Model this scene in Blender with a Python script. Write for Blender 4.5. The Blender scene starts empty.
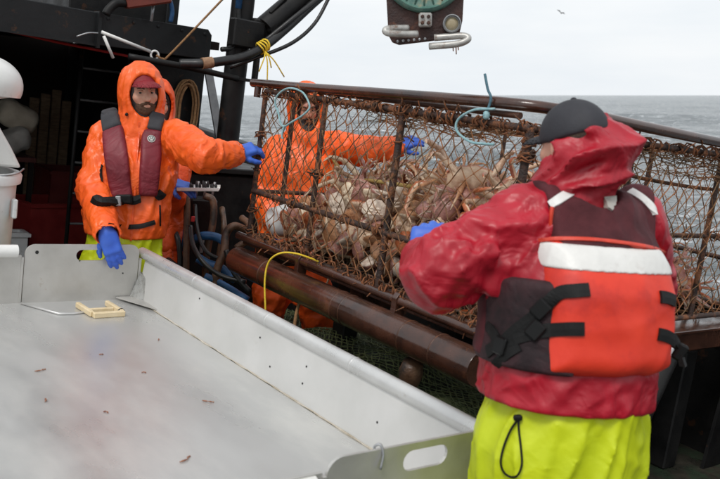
import bpy, math, random
import numpy as np
from mathutils import Matrix, Vector

sc = bpy.context.scene
COL = sc.collection
rnd = random.Random(7)

# ------------------------------------------------------------------ camera, sky, sun, exposure
FPX = 850.0                                   # focal length for a 720 px wide frame
ZC = 3.4                                      # eye height above the sea
PITCH = math.atan(144.5 / FPX)
cam_d = bpy.data.cameras.new('camera'); cam = bpy.data.objects.new('camera', cam_d); COL.objects.link(cam)
cam.location = (0, 0, ZC); cam.rotation_euler = (math.pi / 2 - PITCH, 0, 0)
cam_d.sensor_width = 36; cam_d.lens = FPX / 720 * 36
cam_d.clip_start = 0.05; cam_d.clip_end = 30000
cam_d.dof.use_dof = True; cam_d.dof.focus_distance = 4.7; cam_d.dof.aperture_fstop = 4.5
sc.camera = cam

SUN_EL, SUN_AZ = 55, 200
world = bpy.data.worlds.new('World'); sc.world = world; world.use_nodes = True
nt = world.node_tree; nt.nodes.clear()
def wn(t, **k):
    n = nt.nodes.new(t)
    for a, b in k.items(): setattr(n, a, b)
    return n
w_out = wn('ShaderNodeOutputWorld'); w_bg = wn('ShaderNodeBackground')
w_sky = wn('ShaderNodeTexSky', sky_type='NISHITA', sun_disc=False)
w_sky.sun_elevation = math.radians(SUN_EL); w_sky.sun_rotation = math.radians(SUN_AZ)
w_sky.dust_density = 4.0; w_sky.ozone_density = 1.0
w_tc = wn('ShaderNodeTexCoord'); w_map = wn('ShaderNodeMapping'); w_map.inputs['Scale'].default_value = (1.0, 1.0, 5.5)
w_no = wn('ShaderNodeTexNoise'); w_no.inputs['Scale'].default_value = 2.3; w_no.inputs['Detail'].default_value = 6
w_no.inputs['Roughness'].default_value = 0.55
w_ramp = wn('ShaderNodeValToRGB')
w_ramp.color_ramp.elements[0].position = 0.30; w_ramp.color_ramp.elements[0].color = (7.9, 8.45, 8.95, 1)
w_ramp.color_ramp.elements[1].position = 0.66; w_ramp.color_ramp.elements[1].color = (9.3, 9.5, 9.65, 1)
w_mix = wn('ShaderNodeMix', data_type='RGBA'); w_mix.inputs['Factor'].default_value = 0.93   # cloud cover over the clear sky
L = nt.links.new
L(w_tc.outputs['Generated'], w_map.inputs['Vector']); L(w_map.outputs['Vector'], w_no.inputs['Vector'])
L(w_no.outputs['Fac'], w_ramp.inputs['Fac'])
L(w_sky.outputs['Color'], w_mix.inputs['A']); L(w_ramp.outputs['Color'], w_mix.inputs['B'])
L(w_mix.outputs['Result'], w_bg.inputs['Color']); w_bg.inputs['Strength'].default_value = 0.10
L(w_bg.outputs['Background'], w_out.inputs['Surface'])

sun_d = bpy.data.lights.new('sun', 'SUN'); sun = bpy.data.objects.new('sun', sun_d); COL.objects.link(sun)
sun_d.energy = 1.5; sun_d.angle = math.radians(16); sun_d.color = (1, 0.97, 0.93)
sun.rotation_euler = (math.radians(90 - SUN_EL), 0, math.radians(180 - SUN_AZ))
vs = sc.view_settings; vs.view_transform = 'Standard'; vs.look = 'None'; vs.exposure = 0.12; vs.gamma = 1
sc.cycles.use_denoising = True
sc.cycles.max_bounces = 6

# ------------------------------------------------------------------ frames
# the boat heels: columns are its cross axis (v), its long axis (u) and its deck normal
BV = Vector((0.77977, 0.61581, -0.11287)); BU = Vector((-0.61103, 0.78785, 0.07707)); BN = Vector((0.13638, 0.00887, 0.99062))
DECK = -1.75                                   # deck below the eye, along the deck normal
MB = Matrix(((BV.x, BU.x, BN.x, DECK * BN.x), (BV.y, BU.y, BN.y, DECK * BN.y), (BV.z, BU.z, BN.z, ZC + DECK * BN.z), (0, 0, 0, 1)))
MBI = MB.inverted()
def bt(v, u, z): return MB @ Vector((v, u, z))
CP, SP = math.cos(PITCH), math.sin(PITCH)
def pt(x, y, d):
    """world point that lies d metres ahead of the eye along the lens axis"""
    a, b = (x - 360) / FPX * d, (239.5 - y) / FPX * d
    return Vector((a, CP * d + SP * b, ZC - SP * d + CP * b))
def pb(x, y, d): return MBI @ pt(x, y, d)

# ------------------------------------------------------------------ helpers: objects
def tag(o, label=None, cat=None, group=None, kind=None):
    if label: o['label'] = label
    if cat: o['category'] = cat
    if group: o['group'] = group
    if kind: o['kind'] = kind
    return o
def mesh_from(name, V, F, smooth=False):
    me = bpy.data.meshes.new(name)
    if isinstance(V, np.ndarray): V = V.tolist()
    if isinstance(F, np.ndarray): F = F.tolist()
    me.from_pydata(V, [], F); me.validate(); me.update()
    if smooth: me.polygons.foreach_set('use_smooth', [True] * len(me.polygons))
    return me
def new(name, me, mat=None, parent=None, boat=False):
    o = bpy.data.objects.new(name, me); COL.objects.link(o)
    if mat is not None and me is not None and not me.materials: me.materials.append(mat)
    if parent is not None: o.parent = parent
    elif boat: o.matrix_world = MB
    return o
def empty(name, boat=True):
    o = bpy.data.objects.new(name, None); COL.objects.link(o); o.empty_display_size = 0.1
    if boat: o.matrix_world = MB
    return o

class G:
    """collects boxes, tubes, lathes and sheets into one mesh"""
    def __init__(s): s.v = []; s.f = []
    def add(s, V, F):
        b = len(s.v); s.v += [tuple(p) for p in V]; s.f += [tuple(i + b for i in f) for f in F]; return s
    def box(s, c, h, R=None, bev=0.0):
        """centre, half sizes, optional 3x3 rotation, chamfered edges"""
        c = Vector(c); hx, hy, hz = h
        if bev <= 0:
            P = [Vector((x * hx, y * hy, z * hz)) for x in (-1, 1) for y in (-1, 1) for z in (-1, 1)]
            F = [(0, 1, 3, 2), (4, 6, 7, 5), (0, 4, 5, 1), (2, 3, 7, 6), (0, 2, 6, 4), (1, 5, 7, 3)]
        else:
            b = min(bev, hx * .9, hy * .9, hz * .9); P = []; idx = {}
            for x in (-1, 1):
                for y in (-1, 1):
                    for z in (-1, 1):
                        for ax in range(3):
                            q = [x * (hx - b), y * (hy - b), z * (hz - b)]; q[ax] = (x * hx, y * hy, z * hz)[ax]
                            idx[(x, y, z, ax)] = len(P); P.append(Vector(q))
            F = []
            sg = (-1, 1)
            for ax in range(3):
                o1, o2 = (ax + 1) % 3, (ax + 2) % 3
                for t in sg:
                    f = []
                    for a, bq in ((-1, -1), (1, -1), (1, 1), (-1, 1)):
                        k = [0, 0, 0]; k[ax] = t; k[o1] = a; k[o2] = bq; f.append(idx[(*k, ax)])
                    F.append(f if t > 0 else f[::-1])
                for a in sg:                      # edges parallel to ax
                    for bq in sg:
                        k0 = [0, 0, 0]; k0[o1] = a; k0[o2] = bq
                        k0[ax] = -1; k1 = list(k0); k1[ax] = 1
                        f = [idx[(*k0, o1)], idx[(*k1, o1)], idx[(*k1, o2)], idx[(*k0, o2)]]
                        F.append(f if a * bq < 0 else f[::-1])
            for x in sg:
                for y in sg:
                    for z in sg:
                        f = [idx[(x, y, z, 0)], idx[(x, y, z, 1)], idx[(x, y, z, 2)]]
                        F.append(f if x * y * z > 0 else f[::-1])
        if R is not None: P = [R @ p for p in P]
        return s.add([p + c for p in P], F)
    def tube(s, pts, r, n=8, cap=True, closed=False):
        pts = [Vector(p) for p in pts]; m = len(pts)
        rs = list(r) if hasattr(r, '__len__') else [r] * m
        t0 = (pts[1] - pts[0]).normalized()
        a = t0.orthogonal().normalized(); V = []; F = []
        for i in range(m):
            if closed: t = (pts[(i + 1) % m] - pts[i - 1])
            else: t = pts[min(i + 1, m - 1)] - pts[max(i - 1, 0)]
            t = t.normalized() if t.length > 1e-9 else t0
            a = (a - t * a.dot(t)); a = a.normalized() if a.length > 1e-6 else t.orthogonal().normalized()
            b = t.cross(a)
            for k in range(n):
                w = 2 * math.pi * k / n
                V.append(pts[i] + (a * math.cos(w) + b * math.sin(w)) * rs[i])
        for i in range(m if closed else m - 1):
            j = (i + 1) % m
            for k in range(n):
                F.append((i * n + k, i * n + (k + 1) % n, j * n + (k + 1) % n, j * n + k))
        if cap and not closed:
            F.append(tuple(range(n))[::-1]); F.append(tuple((m - 1) * n + k for k in range(n)))
        return s.add(V, F)
    def cyl(s, p, q, r, n=20, r2=None):
        return s.tube([p, q], [r, r if r2 is None else r2], n)
    def lathe(s, o, ax, prof, n=28, cap=True):
        """prof: (distance along ax, radius)"""
        o = Vector(o); ax = Vector(ax).normalized(); a = ax.orthogonal().normalized(); b = ax.cross(a); V = []; F = []
        for h, r in prof:
            for k in range(n):
                w = 2 * math.pi * k / n; V.append(o + ax * h + (a * math.cos(w) + b * math.sin(w)) * r)
        for i in range(len(prof) - 1):
            for k in range(n): F.append((i * n + k, i * n + (k + 1) % n, (i + 1) * n + (k + 1) % n, (i + 1) * n + k))
        if cap:
            F.append(tuple(range(n))[::-1]); F.append(tuple((len(prof) - 1) * n + k for k in range(n)))
        return s.add(V, F)
    def prism(s, poly, d):
        """planar outline (3D points) pushed along vector d"""
        d = Vector(d); n = len(poly); P = [Vector(p) for p in poly]
        V = P + [p + d for p in P]
        F = [tuple(range(n))[::-1], tuple(range(n, 2 * n))] + [(i, (i + 1) % n, n + (i + 1) % n, n + i) for i in range(n)]
        return s.add(V, F)
    def build(s, name, mat, parent=None, boat=True, smooth=False, bevel=0.0, auto=None):
        me = mesh_from(name, s.v, s.f, smooth)
        if auto is not None:
            me.polygons.foreach_set('use_smooth', [True] * len(me.polygons)); me.set_sharp_from_angle(angle=math.radians(auto))
        o = new(name, me, mat, parent, boat)
        if bevel > 0:
            m = o.modifiers.new('b', 'BEVEL'); m.width = bevel; m.segments = 2; m.limit_method = 'ANGLE'; m.angle_limit = math.radians(40)
        return o
def smoothpath(pts, k=6):
    """Catmull-Rom through the points"""
    P = [Vector(p) for p in pts]; out = []
    for i in range(len(P) - 1):
        a = P[i - 1] if i else P[0] * 2 - P[1]; b, c = P[i], P[i + 1]; d = P[i + 2] if i + 2 < len(P) else c * 2 - b
        for j in range(k):
            t = j / k
            out.append(0.5 * ((2 * b) + (c - a) * t + (2 * a - 5 * b + 4 * c - d) * t * t + (3 * b - a - 3 * c + d) * t ** 3))
    out.append(P[-1]); return out

# ------------------------------------------------------------------ helpers: materials
MATS = {}
def mat(name, c1, c2=None, rough=0.5, metal=0.0, scale=8.0, bump=0.0, bscale=60.0, c3=None, c3at=0.62, c3scale=4.0, rvar=0.12, coat=0.0,
        stretch=(1, 1, 1), spec=0.5, bdist=0.01, sss=0.0, detail=5, ctr=(0.35, 0.65), c3w=0.06, crease=None):
    if name in MATS: return MATS[name]
    m = bpy.data.materials.new(name); m.use_nodes = True; t = m.node_tree; N = t.nodes; K = t.links.new
    bs = N['Principled BSDF']
    tc = N.new('ShaderNodeTexCoord'); mp = N.new('ShaderNodeMapping'); mp.inputs['Scale'].default_value = stretch
    K(tc.outputs['Object'], mp.inputs['Vector'])
    no = N.new('ShaderNodeTexNoise'); no.inputs['Scale'].default_value = scale; no.inputs['Detail'].default_value = detail; no.inputs['Roughness'].default_value = 0.6
    K(mp.outputs['Vector'], no.inputs['Vector'])
    rp = N.new('ShaderNodeValToRGB'); e = rp.color_ramp.elements
    e[0].position, e[1].position = ctr; e[0].color = (*c1, 1); e[1].color = (*(c2 or c1), 1)
    K(no.outputs['Fac'], rp.inputs['Fac']); col = rp.outputs['Color']
    if c3:
        n3 = N.new('ShaderNodeTexNoise'); n3.inputs['Scale'].default_value = c3scale; n3.inputs['Detail'].default_value = 8; n3.inputs['Roughness'].default_value = 0.65
        K(mp.outputs['Vector'], n3.inputs['Vector'])
        r3 = N.new('ShaderNodeMapRange'); r3.inputs['From Min'].default_value = c3at - c3w; r3.inputs['From Max'].default_value = c3at + c3w
        K(n3.outputs['Fac'], r3.inputs['Value'])
        mx = N.new('ShaderNodeMix'); mx.data_type = 'RGBA'; mx.inputs['B'].default_value = (*c3, 1)
        K(r3.outputs['Result'], mx.inputs['Factor']); K(col, mx.inputs['A']); col = mx.outputs['Result']
    K(col, bs.inputs['Base Color'])
    rr = N.new('ShaderNodeMapRange'); rr.inputs['To Min'].default_value = max(0.02, rough - rvar); rr.inputs['To Max'].default_value = min(1, rough + rvar)
    rr.inputs['From Min'].default_value = 0.3; rr.inputs['From Max'].default_value = 0.7
    K(no.outputs['Fac'], rr.inputs['Value']); K(rr.outputs['Result'], bs.inputs['Roughness'])
    bs.inputs['Metallic'].default_value = metal; bs.inputs['Specular IOR Level'].default_value = spec
    bs.inputs['Coat Weight'].default_value = coat; bs.inputs['Coat Roughness'].default_value = 0.15
    if sss: bs.inputs['Subsurface Weight'].default_value = sss; bs.inputs['Subsurface Scale'].default_value = 0.01
    last = None
    if crease:
        cs, cst, cd = crease
        cn_ = N.new('ShaderNodeTexNoise'); cn_.inputs['Scale'].default_value = cs; cn_.inputs['Detail'].default_value = 3; cn_.inputs['Roughness'].default_value = 0.55; cn_.inputs['Distortion'].default_value = 0.9
        K(mp.outputs['Vector'], cn_.inputs['Vector'])
        s1 = N.new('ShaderNodeMath'); s1.operation = 'SUBTRACT'; s1.inputs[1].default_value = 0.5; K(cn_.outputs['Fac'], s1.inputs[0])
        s2 = N.new('ShaderNodeMath'); s2.operation = 'ABSOLUTE'; K(s1.outputs[0], s2.inputs[0])
        s3 = N.new('ShaderNodeMapRange'); s3.interpolation_type = 'SMOOTHSTEP'; s3.inputs['From Min'].default_value = 0.0; s3.inputs['From Max'].default_value = 0.16; s3.inputs['To Min'].default_value = 1; s3.inputs['To Max'].default_value = 0; K(s2.outputs[0], s3.inputs['Value'])
        b1 = N.new('ShaderNodeBump'); b1.inputs['Strength'].default_value = cst; b1.inputs['Distance'].default_value = cd
        K(s3.outputs['Result'], b1.inputs['Height']); last = b1; K(b1.outputs['Normal'], bs.inputs['Normal'])
    if bump:
        nb = N.new('ShaderNodeTexNoise'); nb.inputs['Scale'].default_value = bscale; nb.inputs['Detail'].default_value = 4
        K(mp.outputs['Vector'], nb.inputs['Vector'])
        bp = N.new('ShaderNodeBump'); bp.inputs['Strength'].default_value = bump; bp.inputs['Distance'].default_value = bdist
        K(nb.outputs['Fac'], bp.inputs['Height']); K(bp.outputs['Normal'], bs.inputs['Normal'])
        if last: K(last.outputs['Normal'], bp.inputs['Normal'])
    m.diffuse_color = (*c1, 1); MATS[name] = m
    return m
def srgb(r, g, b):
    f = lambda x: (x / 255 / 12.92) if x / 255 <= 0.04045 else ((x / 255 + 0.055) / 1.055) ** 2.4
    return (f(r), f(g), f(b))

# ------------------------------------------------------------------ helpers: solids as distance fields, turned into smooth meshes
_pr = np.random.RandomState(3).permutation(256).astype(np.int32); _pr = np.concatenate([_pr, _pr])
_gr = np.random.RandomState(5).normal(size=(256, 3)).astype(np.float32); _gr /= np.linalg.norm(_gr, axis=1)[:, None]
def noise3(P):
    """gradient noise, about -0.7..0.7"""
    i = np.floor(P).astype(np.int32); f = (P - i).astype(np.float32); i &= 255
    w = f * f * f * (f * (f * 6 - 15) + 10); r = 0
    for dx in (0, 1):
        for dy in (0, 1):
            for dz in (0, 1):
                h = _pr[(_pr[(_pr[(i[:, 0] + dx) & 255] + i[:, 1] + dy) & 255] + i[:, 2] + dz) & 255]
                g = _gr[h]
                d = g[:, 0] * (f[:, 0] - dx) + g[:, 1] * (f[:, 1] - dy) + g[:, 2] * (f[:, 2] - dz)
                wx = w[:, 0] if dx else 1 - w[:, 0]; wy = w[:, 1] if dy else 1 - w[:, 1]; wz = w[:, 2] if dz else 1 - w[:, 2]
                r = r + d * wx * wy * wz
    return r
def A3(p): return np.array(p, dtype=np.float32)
def nrm(v): v = np.asarray(v, dtype=np.float32); return v / np.linalg.norm(v)
def cone(P, a, b, r1, r2):
    a, b = A3(a), A3(b); ab = b - a; L2 = float(ab @ ab) + 1e-9
    t = np.clip(((P - a) @ ab) / L2, 0, 1); q = P - a - t[:, None] * ab
    return np.sqrt((q * q).sum(1)) - (r1 + (r2 - r1) * t)
def econe(P, a, b, R, s1, s2, sharp=2.0):
    """tapered limb with an elliptic section: R is the wide direction, s = (half width, half depth)"""
    a, b = A3(a), A3(b); ab = b - a; ln = float(np.linalg.norm(ab)); t_ = ab / ln
    R = A3(R); R = nrm(R - t_ * (R @ t_)); D = np.cross(t_, R)
    q = P - a; h = q @ t_; t = np.clip(h / ln, 0, 1)
    w = s1[0] + (s2[0] - s1[0]) * t; d = s1[1] + (s2[1] - s1[1]) * t
    x = (q @ R) / w; y = (q @ D) / d; m = np.minimum(w, d); z = (h - t * ln) / m
    if sharp == 2.0: k = np.sqrt(x * x + y * y + z * z)
    else: k = (np.abs(x) ** sharp + np.abs(y) ** sharp + np.abs(z) ** sharp) ** (1 / sharp)
    return (k - 1) * m
def ell(P, c, r, M=None):
    """ellipsoid; M rows are its axes"""
    q = P - A3(c)
    if M is not None: q = q @ np.asarray(M, dtype=np.float32).T
    r = A3(r); k0 = np.sqrt(((q / r) ** 2).sum(1)); k1 = np.sqrt(((q / (r * r)) ** 2).sum(1)) + 1e-9
    return k0 * (k0 - 1) / k1
def rbox(P, c, h, M=None, r=0.01):
    q = P - A3(c)
    if M is not None: q = q @ np.asarray(M, dtype=np.float32).T
    q = np.abs(q) - (A3(h) - r)
    return np.sqrt((np.maximum(q, 0) ** 2).sum(1)) + np.minimum(q.max(1), 0) - r
def smin(a, b, k):
    h = np.clip(0.5 + 0.5 * (b - a) / k, 0, 1); return b + (a - b) * h - k * h * (1 - h)
def smax(a, b, k): return -smin(-a, -b, k)
def union(ds, k):
    d = ds[0]
    for e in ds[1:]: d = smin(d, e, k)
    return d
def near(P, c, R, fn):
    """evaluate a detailed field only within R of c"""
    r = np.sqrt(((P - A3(c)) ** 2).sum(1)); d = r - R * 0.72; i = np.where(r < R)[0]
    if len(i): d = d.copy(); d[i] = fn(P[i])
    return d
def folds(P, d, specs, band=0.05):
    """cloth wrinkles near the surface: spec = (centre, reach, direction the fold runs, width, length, depth)"""
    i = np.where(np.abs(d) < band)[0]
    if len(i) == 0: return d
    Q = P[i]; o = np.zeros(len(i), np.float32)
    warp = np.stack([noise3(Q * 4 + s) for s in (3.1, 17.7, 41.3)], 1) * 0.05
    for k, (c, reach, dr, wid, ln, amp) in enumerate(specs):
        dr = nrm(dr); e1 = nrm(np.cross(dr, [0.3, 0.5, 0.81])); e2 = np.cross(dr, e1)
        q = (Q + warp); cc = np.stack([(q @ dr) / (ln * 1.6), (q @ e1) / (wid * 1.5), (q @ e2) / (wid * 1.5)], 1) + k * 13.7
        n = noise3(cc); w = 1.0 if reach is None else np.exp(-((Q - A3(c)) ** 2).sum(1) / (reach * reach))
        r = 1 - np.minimum(np.abs(n) * 2.6, 1); o += amp * 1.25 * w * (r ** 1.7 - 0.3)
    d = d.copy(); d[i] -= o; return d
def sdf_mesh(fn, lo, hi, res):
    """surface nets over fn(points)"""
    lo = np.array(lo, float); hi = np.array(hi, float); n = np.maximum(4, np.ceil((hi - lo) / res).astype(int) + 1)
    ax = [(lo[k] + np.arange(n[k]) * res).astype(np.float32) for k in range(3)]
    # coarse pass to skip empty space
    P = np.stack(np.meshgrid(*ax, indexing='ij'), -1).reshape(-1, 3)
    st = 4; cs = [a[::st] for a in ax]
    C = np.stack(np.meshgrid(*cs, indexing='ij'), -1).reshape(-1, 3)
    dc = fn(C).reshape([len(a) for a in cs])
    near = np.abs(dc) < res * st * 2.6
    idx = [np.minimum(np.arange(n[k]) // st, len(cs[k]) - 1) for k in range(3)]
    # dilate by one coarse cell
    pad = np.pad(near, 1); m = np.zeros_like(near)
    for a in range(3):
        for b in range(3):
            for c in range(3): m |= pad[a:a + near.shape[0], b:b + near.shape[1], c:c + near.shape[2]]
    full = m[np.ix_(*idx)].reshape(-1); D = dc[np.ix_(*idx)].reshape(-1).astype(np.float32).copy()
    D[full] = fn(P[full]); D = D.reshape(n)
    s = D < 0
    cc = np.zeros(n - 1, int); pos = np.zeros((*(n - 1), 3)); cnt = np.zeros(n - 1)
    sl = lambda o: tuple(slice(o[k], n[k] - 1 + o[k]) for k in range(3))
    cor = [(a, b, c) for a in (0, 1) for b in (0, 1) for c in (0, 1)]
    for a in cor:
        for k in range(3):
            if a[k] == 0:
                b = list(a); b[k] = 1; da, db = D[sl(a)], D[sl(b)]; x = (da < 0) != (db < 0)
                t = np.where(x, da / np.where(x, da - db, 1), 0)
                for j in range(3): pos[..., j] += np.where(x, a[j] + (t if j == k else 0), 0)
                cnt += x
    act = cnt > 0; ids = -np.ones(n - 1, int); ids[act] = np.arange(act.sum())
    ii = np.stack(np.nonzero(act), 1); V = (pos[act] / cnt[act][:, None] + ii) * res + lo
    F = []
    for k in range(3):
        o1, o2 = (k + 1) % 3, (k + 2) % 3
        a = [slice(1, n[j] - 1) for j in range(3)]; a[k] = slice(0, n[k] - 1); b = list(a); b[k] = slice(1, n[k])
        A_, B_ = s[tuple(a)], s[tuple(b)]; w = np.stack(np.nonzero(A_ != B_), 1)
        if len(w) == 0: continue
        base = w.copy(); base[:, o1] += 1; base[:, o2] += 1
        def cell(d1, d2):
            c = base.copy(); c[:, o1] -= d1; c[:, o2] -= d2; return ids[c[:, 0], c[:, 1], c[:, 2]]
        q = np.stack([cell(1, 1), cell(0, 1), cell(0, 0), cell(1, 0)], 1)
        fl = ~A_[tuple(w.T)]; q[fl] = q[fl][:, ::-1]; F.append(q)
    F = np.concatenate(F) if F else np.zeros((0, 4), int)
    F = F[(F >= 0).all(1)]
    return V, F
def relax(V, F, it=2, f=0.5):
    for _ in range(it):
        S = np.zeros_like(V); c = np.zeros(len(V))
        for a, b in ((0, 1), (1, 2), (2, 3), (3, 0)):
            np.add.at(S, F[:, a], V[F[:, b]]); np.add.at(c, F[:, a], 1); np.add.at(S, F[:, b], V[F[:, a]]); np.add.at(c, F[:, b], 1)
        V = V + f * (S / np.maximum(c, 1)[:, None] - V)
    return V
def solid(name, fn, lo, hi, res, mat, parent=None, it=2, keep=None):
    V, F = sdf_mesh(fn, lo, hi, res); V = relax(V, F, it)
    me = mesh_from(name, V, F, True); return new(name, me, mat, parent)
# ------------------------------------------------------------------ materials
M_sea = bpy.data.materials.new('sea_water'); M_sea.use_nodes = True
def _sea():
    t = M_sea.node_tree; N = t.nodes; K = t.links.new; bs = N['Principled BSDF']
    tc = N.new('ShaderNodeTexCoord'); mp = N.new('ShaderNodeMapping'); mp.inputs['Scale'].default_value = (1, 1.7, 1); mp.inputs['Rotation'].default_value = (0, 0, 0.5)
    K(tc.outputs['Object'], mp.inputs['Vector'])
    hs = None
    for s, a in ((0.22, 1.3), (0.9, 0.5), (3.5, 0.14)):
        n = N.new('ShaderNodeTexNoise'); n.inputs['Scale'].default_value = s; n.inputs['Detail'].default_value = 5; n.inputs['Distortion'].default_value = 0.6
        K(mp.outputs['Vector'], n.inputs['Vector'])
        mu = N.new('ShaderNodeMath'); mu.operation = 'MULTIPLY'; mu.inputs[1].default_value = a; K(n.outputs['Fac'], mu.inputs[0])
        if hs is None: hs = mu.outputs[0]
        else:
            ad = N.new('ShaderNodeMath'); ad.operation = 'ADD'; K(hs, ad.inputs[0]); K(mu.outputs[0], ad.inputs[1]); hs = ad.outputs[0]
    bp = N.new('ShaderNodeBump'); bp.inputs['Strength'].default_value = 1.0; bp.inputs['Distance'].default_value = 1.3
    K(hs, bp.inputs['Height']); K(bp.outputs['Normal'], bs.inputs['Normal'])
    f = N.new('ShaderNodeTexNoise'); f.inputs['Scale'].default_value = 0.55; f.inputs['Detail'].default_value = 9; f.inputs['Roughness'].default_value = 0.72; f.inputs['Distortion'].default_value = 1.2
    K(mp.outputs['Vector'], f.inputs['Vector'])
    r = N.new('ShaderNodeMapRange'); r.inputs['From Min'].default_value = 0.55; r.inputs['From Max'].default_value = 0.64; K(f.outputs['Fac'], r.inputs['Value'])
    mx = N.new('ShaderNodeMix'); mx.data_type = 'RGBA'; mx.inputs['A'].default_value = (*srgb(96, 104, 107), 1); mx.inputs['B'].default_value = (0.72, 0.75, 0.77, 1)
    K(r.outputs['Result'], mx.inputs['Factor']); K(mx.outputs['Result'], bs.inputs['Base Color'])
    r2 = N.new('ShaderNodeMapRange'); r2.inputs['To Min'].default_value = 0.16; r2.inputs['To Max'].default_value = 0.8; K(r.outputs['Result'], r2.inputs['Value'])
    K(r2.outputs['Result'], bs.inputs['Roughness']); bs.inputs['IOR'].default_value = 1.33
_sea()
m_black = mat('black_paint', (0.006, 0.006, 0.0065), (0.013, 0.0125, 0.012), 0.5, scale=6, bump=0.15, bscale=40, c3=(0.05, 0.022, 0.011), c3at=0.64, c3scale=9, spec=0.25, c3w=0.03)
m_beam = mat('charcoal_paint', (0.009, 0.010, 0.011), (0.016, 0.017, 0.018), 0.5, scale=3, bump=0.12, bscale=30, c3=(0.055, 0.028, 0.016), c3at=0.63, c3scale=9, spec=0.3, c3w=0.03)
m_dark = mat('dark_bulkhead', (0.008, 0.0065, 0.006), (0.014, 0.010, 0.009), 0.7, scale=4, spec=0.2)
m_maroon = mat('maroon_paint', (0.045, 0.008, 0.007), (0.07, 0.014, 0.010), 0.5, scale=6)
m_redstrip = mat('red_trim', (0.22, 0.012, 0.012), (0.30, 0.02, 0.02), 0.4)
m_deck = mat('wet_deck', (0.022, 0.022, 0.018), (0.045, 0.04, 0.03), 0.35, scale=9, bump=0.4, bscale=25, c3=(0.03, 0.05, 0.03), c3at=0.55)
m_white = mat('white_paint', (0.70, 0.70, 0.67), (0.78, 0.78, 0.76), 0.35, scale=5, bump=0.08, bscale=90, c3=(0.42, 0.38, 0.31), c3at=0.70, c3scale=9)
m_plastic = mat('white_plastic', (0.66, 0.67, 0.66), (0.76, 0.77, 0.76), 0.4, scale=7, c3=(0.40, 0.37, 0.32), c3at=0.66, c3scale=12)
m_galv = mat('galvanised_steel', (0.30, 0.31, 0.32), (0.42, 0.43, 0.44), 0.45, metal=0.6, scale=14, bump=0.06)
m_rust = mat('rusty_steel', (0.040, 0.016, 0.009), (0.095, 0.036, 0.018), 0.45, scale=14, bump=0.35, bscale=120, c3=(0.17, 0.06, 0.022), c3at=0.63, c3scale=16, bdist=0.004)
m_rustdark = mat('wet_brown_steel', (0.030, 0.013, 0.009), (0.075, 0.028, 0.016), 0.22, scale=7, bump=0.25, bscale=90, c3=(0.13, 0.05, 0.025), c3at=0.66, c3scale=11, rvar=0.1, bdist=0.003, coat=0.4)
m_rubber = mat('black_rubber', (0.006, 0.006, 0.0065), (0.014, 0.014, 0.014), 0.4, scale=20, bump=0.2, bscale=150, bdist=0.003)
m_ropebrown = mat('brown_rope', (0.22, 0.11, 0.045), (0.36, 0.20, 0.09), 0.9, scale=60, bump=0.8, bscale=250, bdist=0.004)
m_ropeyel = mat('yellow_rope', (0.75, 0.50, 0.02), (0.85, 0.62, 0.05), 0.7, scale=60, bump=0.8, bscale=250, bdist=0.004)
m_ropeblue = mat('pale_blue_rope', (0.20, 0.38, 0.42), (0.34, 0.52, 0.54), 0.8, scale=50, bump=0.8, bscale=220, bdist=0.004)
m_bluehose = mat('blue_hose', (0.012, 0.07, 0.19), (0.03, 0.12, 0.28), 0.45, scale=20)
m_tan = mat('weathered_wood', (0.11, 0.07, 0.04), (0.22, 0.15, 0.09), 0.8, scale=10, stretch=(1, 1, 6))

# ------------------------------------------------------------------ sea and boat deck
def build_sea():
    na, nr = 640, 330
    r = 2.5 * (9000 / 2.5) ** (np.arange(nr) / (nr - 1)); a = np.arange(na) * 2 * math.pi / na
    R, A = np.meshgrid(r, a, indexing='ij'); X, Y = R * np.sin(A), R * np.cos(A)
    P = np.stack([X.ravel(), Y.ravel(), np.zeros(X.size)], 1)
    Rr = R.ravel(); Z = np.zeros(len(P))
    for lam, amp, k in ((34, 0.8, 0), (15, 0.8, 5), (6.5, 0.55, 9), (2.8, 0.26, 13), (1.2, 0.09, 21)):
        q = np.stack([(P[:, 0] * 0.9 + P[:, 1] * 0.44) / (lam * 1.8), (-P[:, 0] * 0.44 + P[:, 1] * 0.9) / lam, np.full(len(P), k + 0.3)], 1).astype(np.float32)
        n = noise3(q); fade = np.clip(1.6 - Rr * 0.03 / lam, 0, 1)
        Z += amp * fade * ((1 - np.abs(n) * 2.2) * 0.6 + n * 0.8)
    P[:, 2] = np.clip(Z - 0.55, -1.8, 1.2)
    i = np.arange(nr - 1)[:, None] * na; k = np.arange(na)[None, :]; k2 = (k + 1) % na
    F = np.stack([(i + k).ravel(), (i + na + k).ravel(), (i + na + k2).ravel(), (i + k2).ravel()], 1)[:, ::-1]
    o = new('sea', mesh_from('sea', P, F, True), M_sea); tag(o, 'choppy grey sea reaching to the horizon', kind='structure')
build_sea()
g = G().box((0.9, 3.4, -0.06), (3.9, 6.2, 0.06)); tag(g.build('deck', m_deck), 'dark wet steel deck of the fishing boat', kind='structure')

# bulwark: plating that rises towards the bow, with a cap rail and stiffeners
bw = empty('bulwark')
tag(bw, 'dark steel bulwark along the side of the boat behind the crab pot', 'bulwark')
def bz(u): return 0.78 + (u - 1) * 0.048
g = G().prism([(4.74, -2, -1.9), (4.74, 9.4, -1.9), (4.74, 9.4, bz(9.4)), (4.74, -2, bz(-2))], (0.035, 0, 0)); g.build('plating', m_black, bw)
g = G().prism([(4.68, -2, bz(-2)), (4.68, 9.4, bz(9.4)), (4.68, 9.4, bz(9.4) + 0.05), (4.68, -2, bz(-2) + 0.05)], (0.16, 0, 0)); g.build('cap_rail', m_black, bw, bevel=0.012)
for k in range(9):
    u = 0.2 + k * 1.0
    G().prism([(4.735, u, 0.0), (4.735, u, bz(u) - 0.01), (4.60, u, bz(u) - 0.08), (4.50, u, 0.0)], (0, 0.02, 0)).build('stiffener', m_black, bw)

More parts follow.
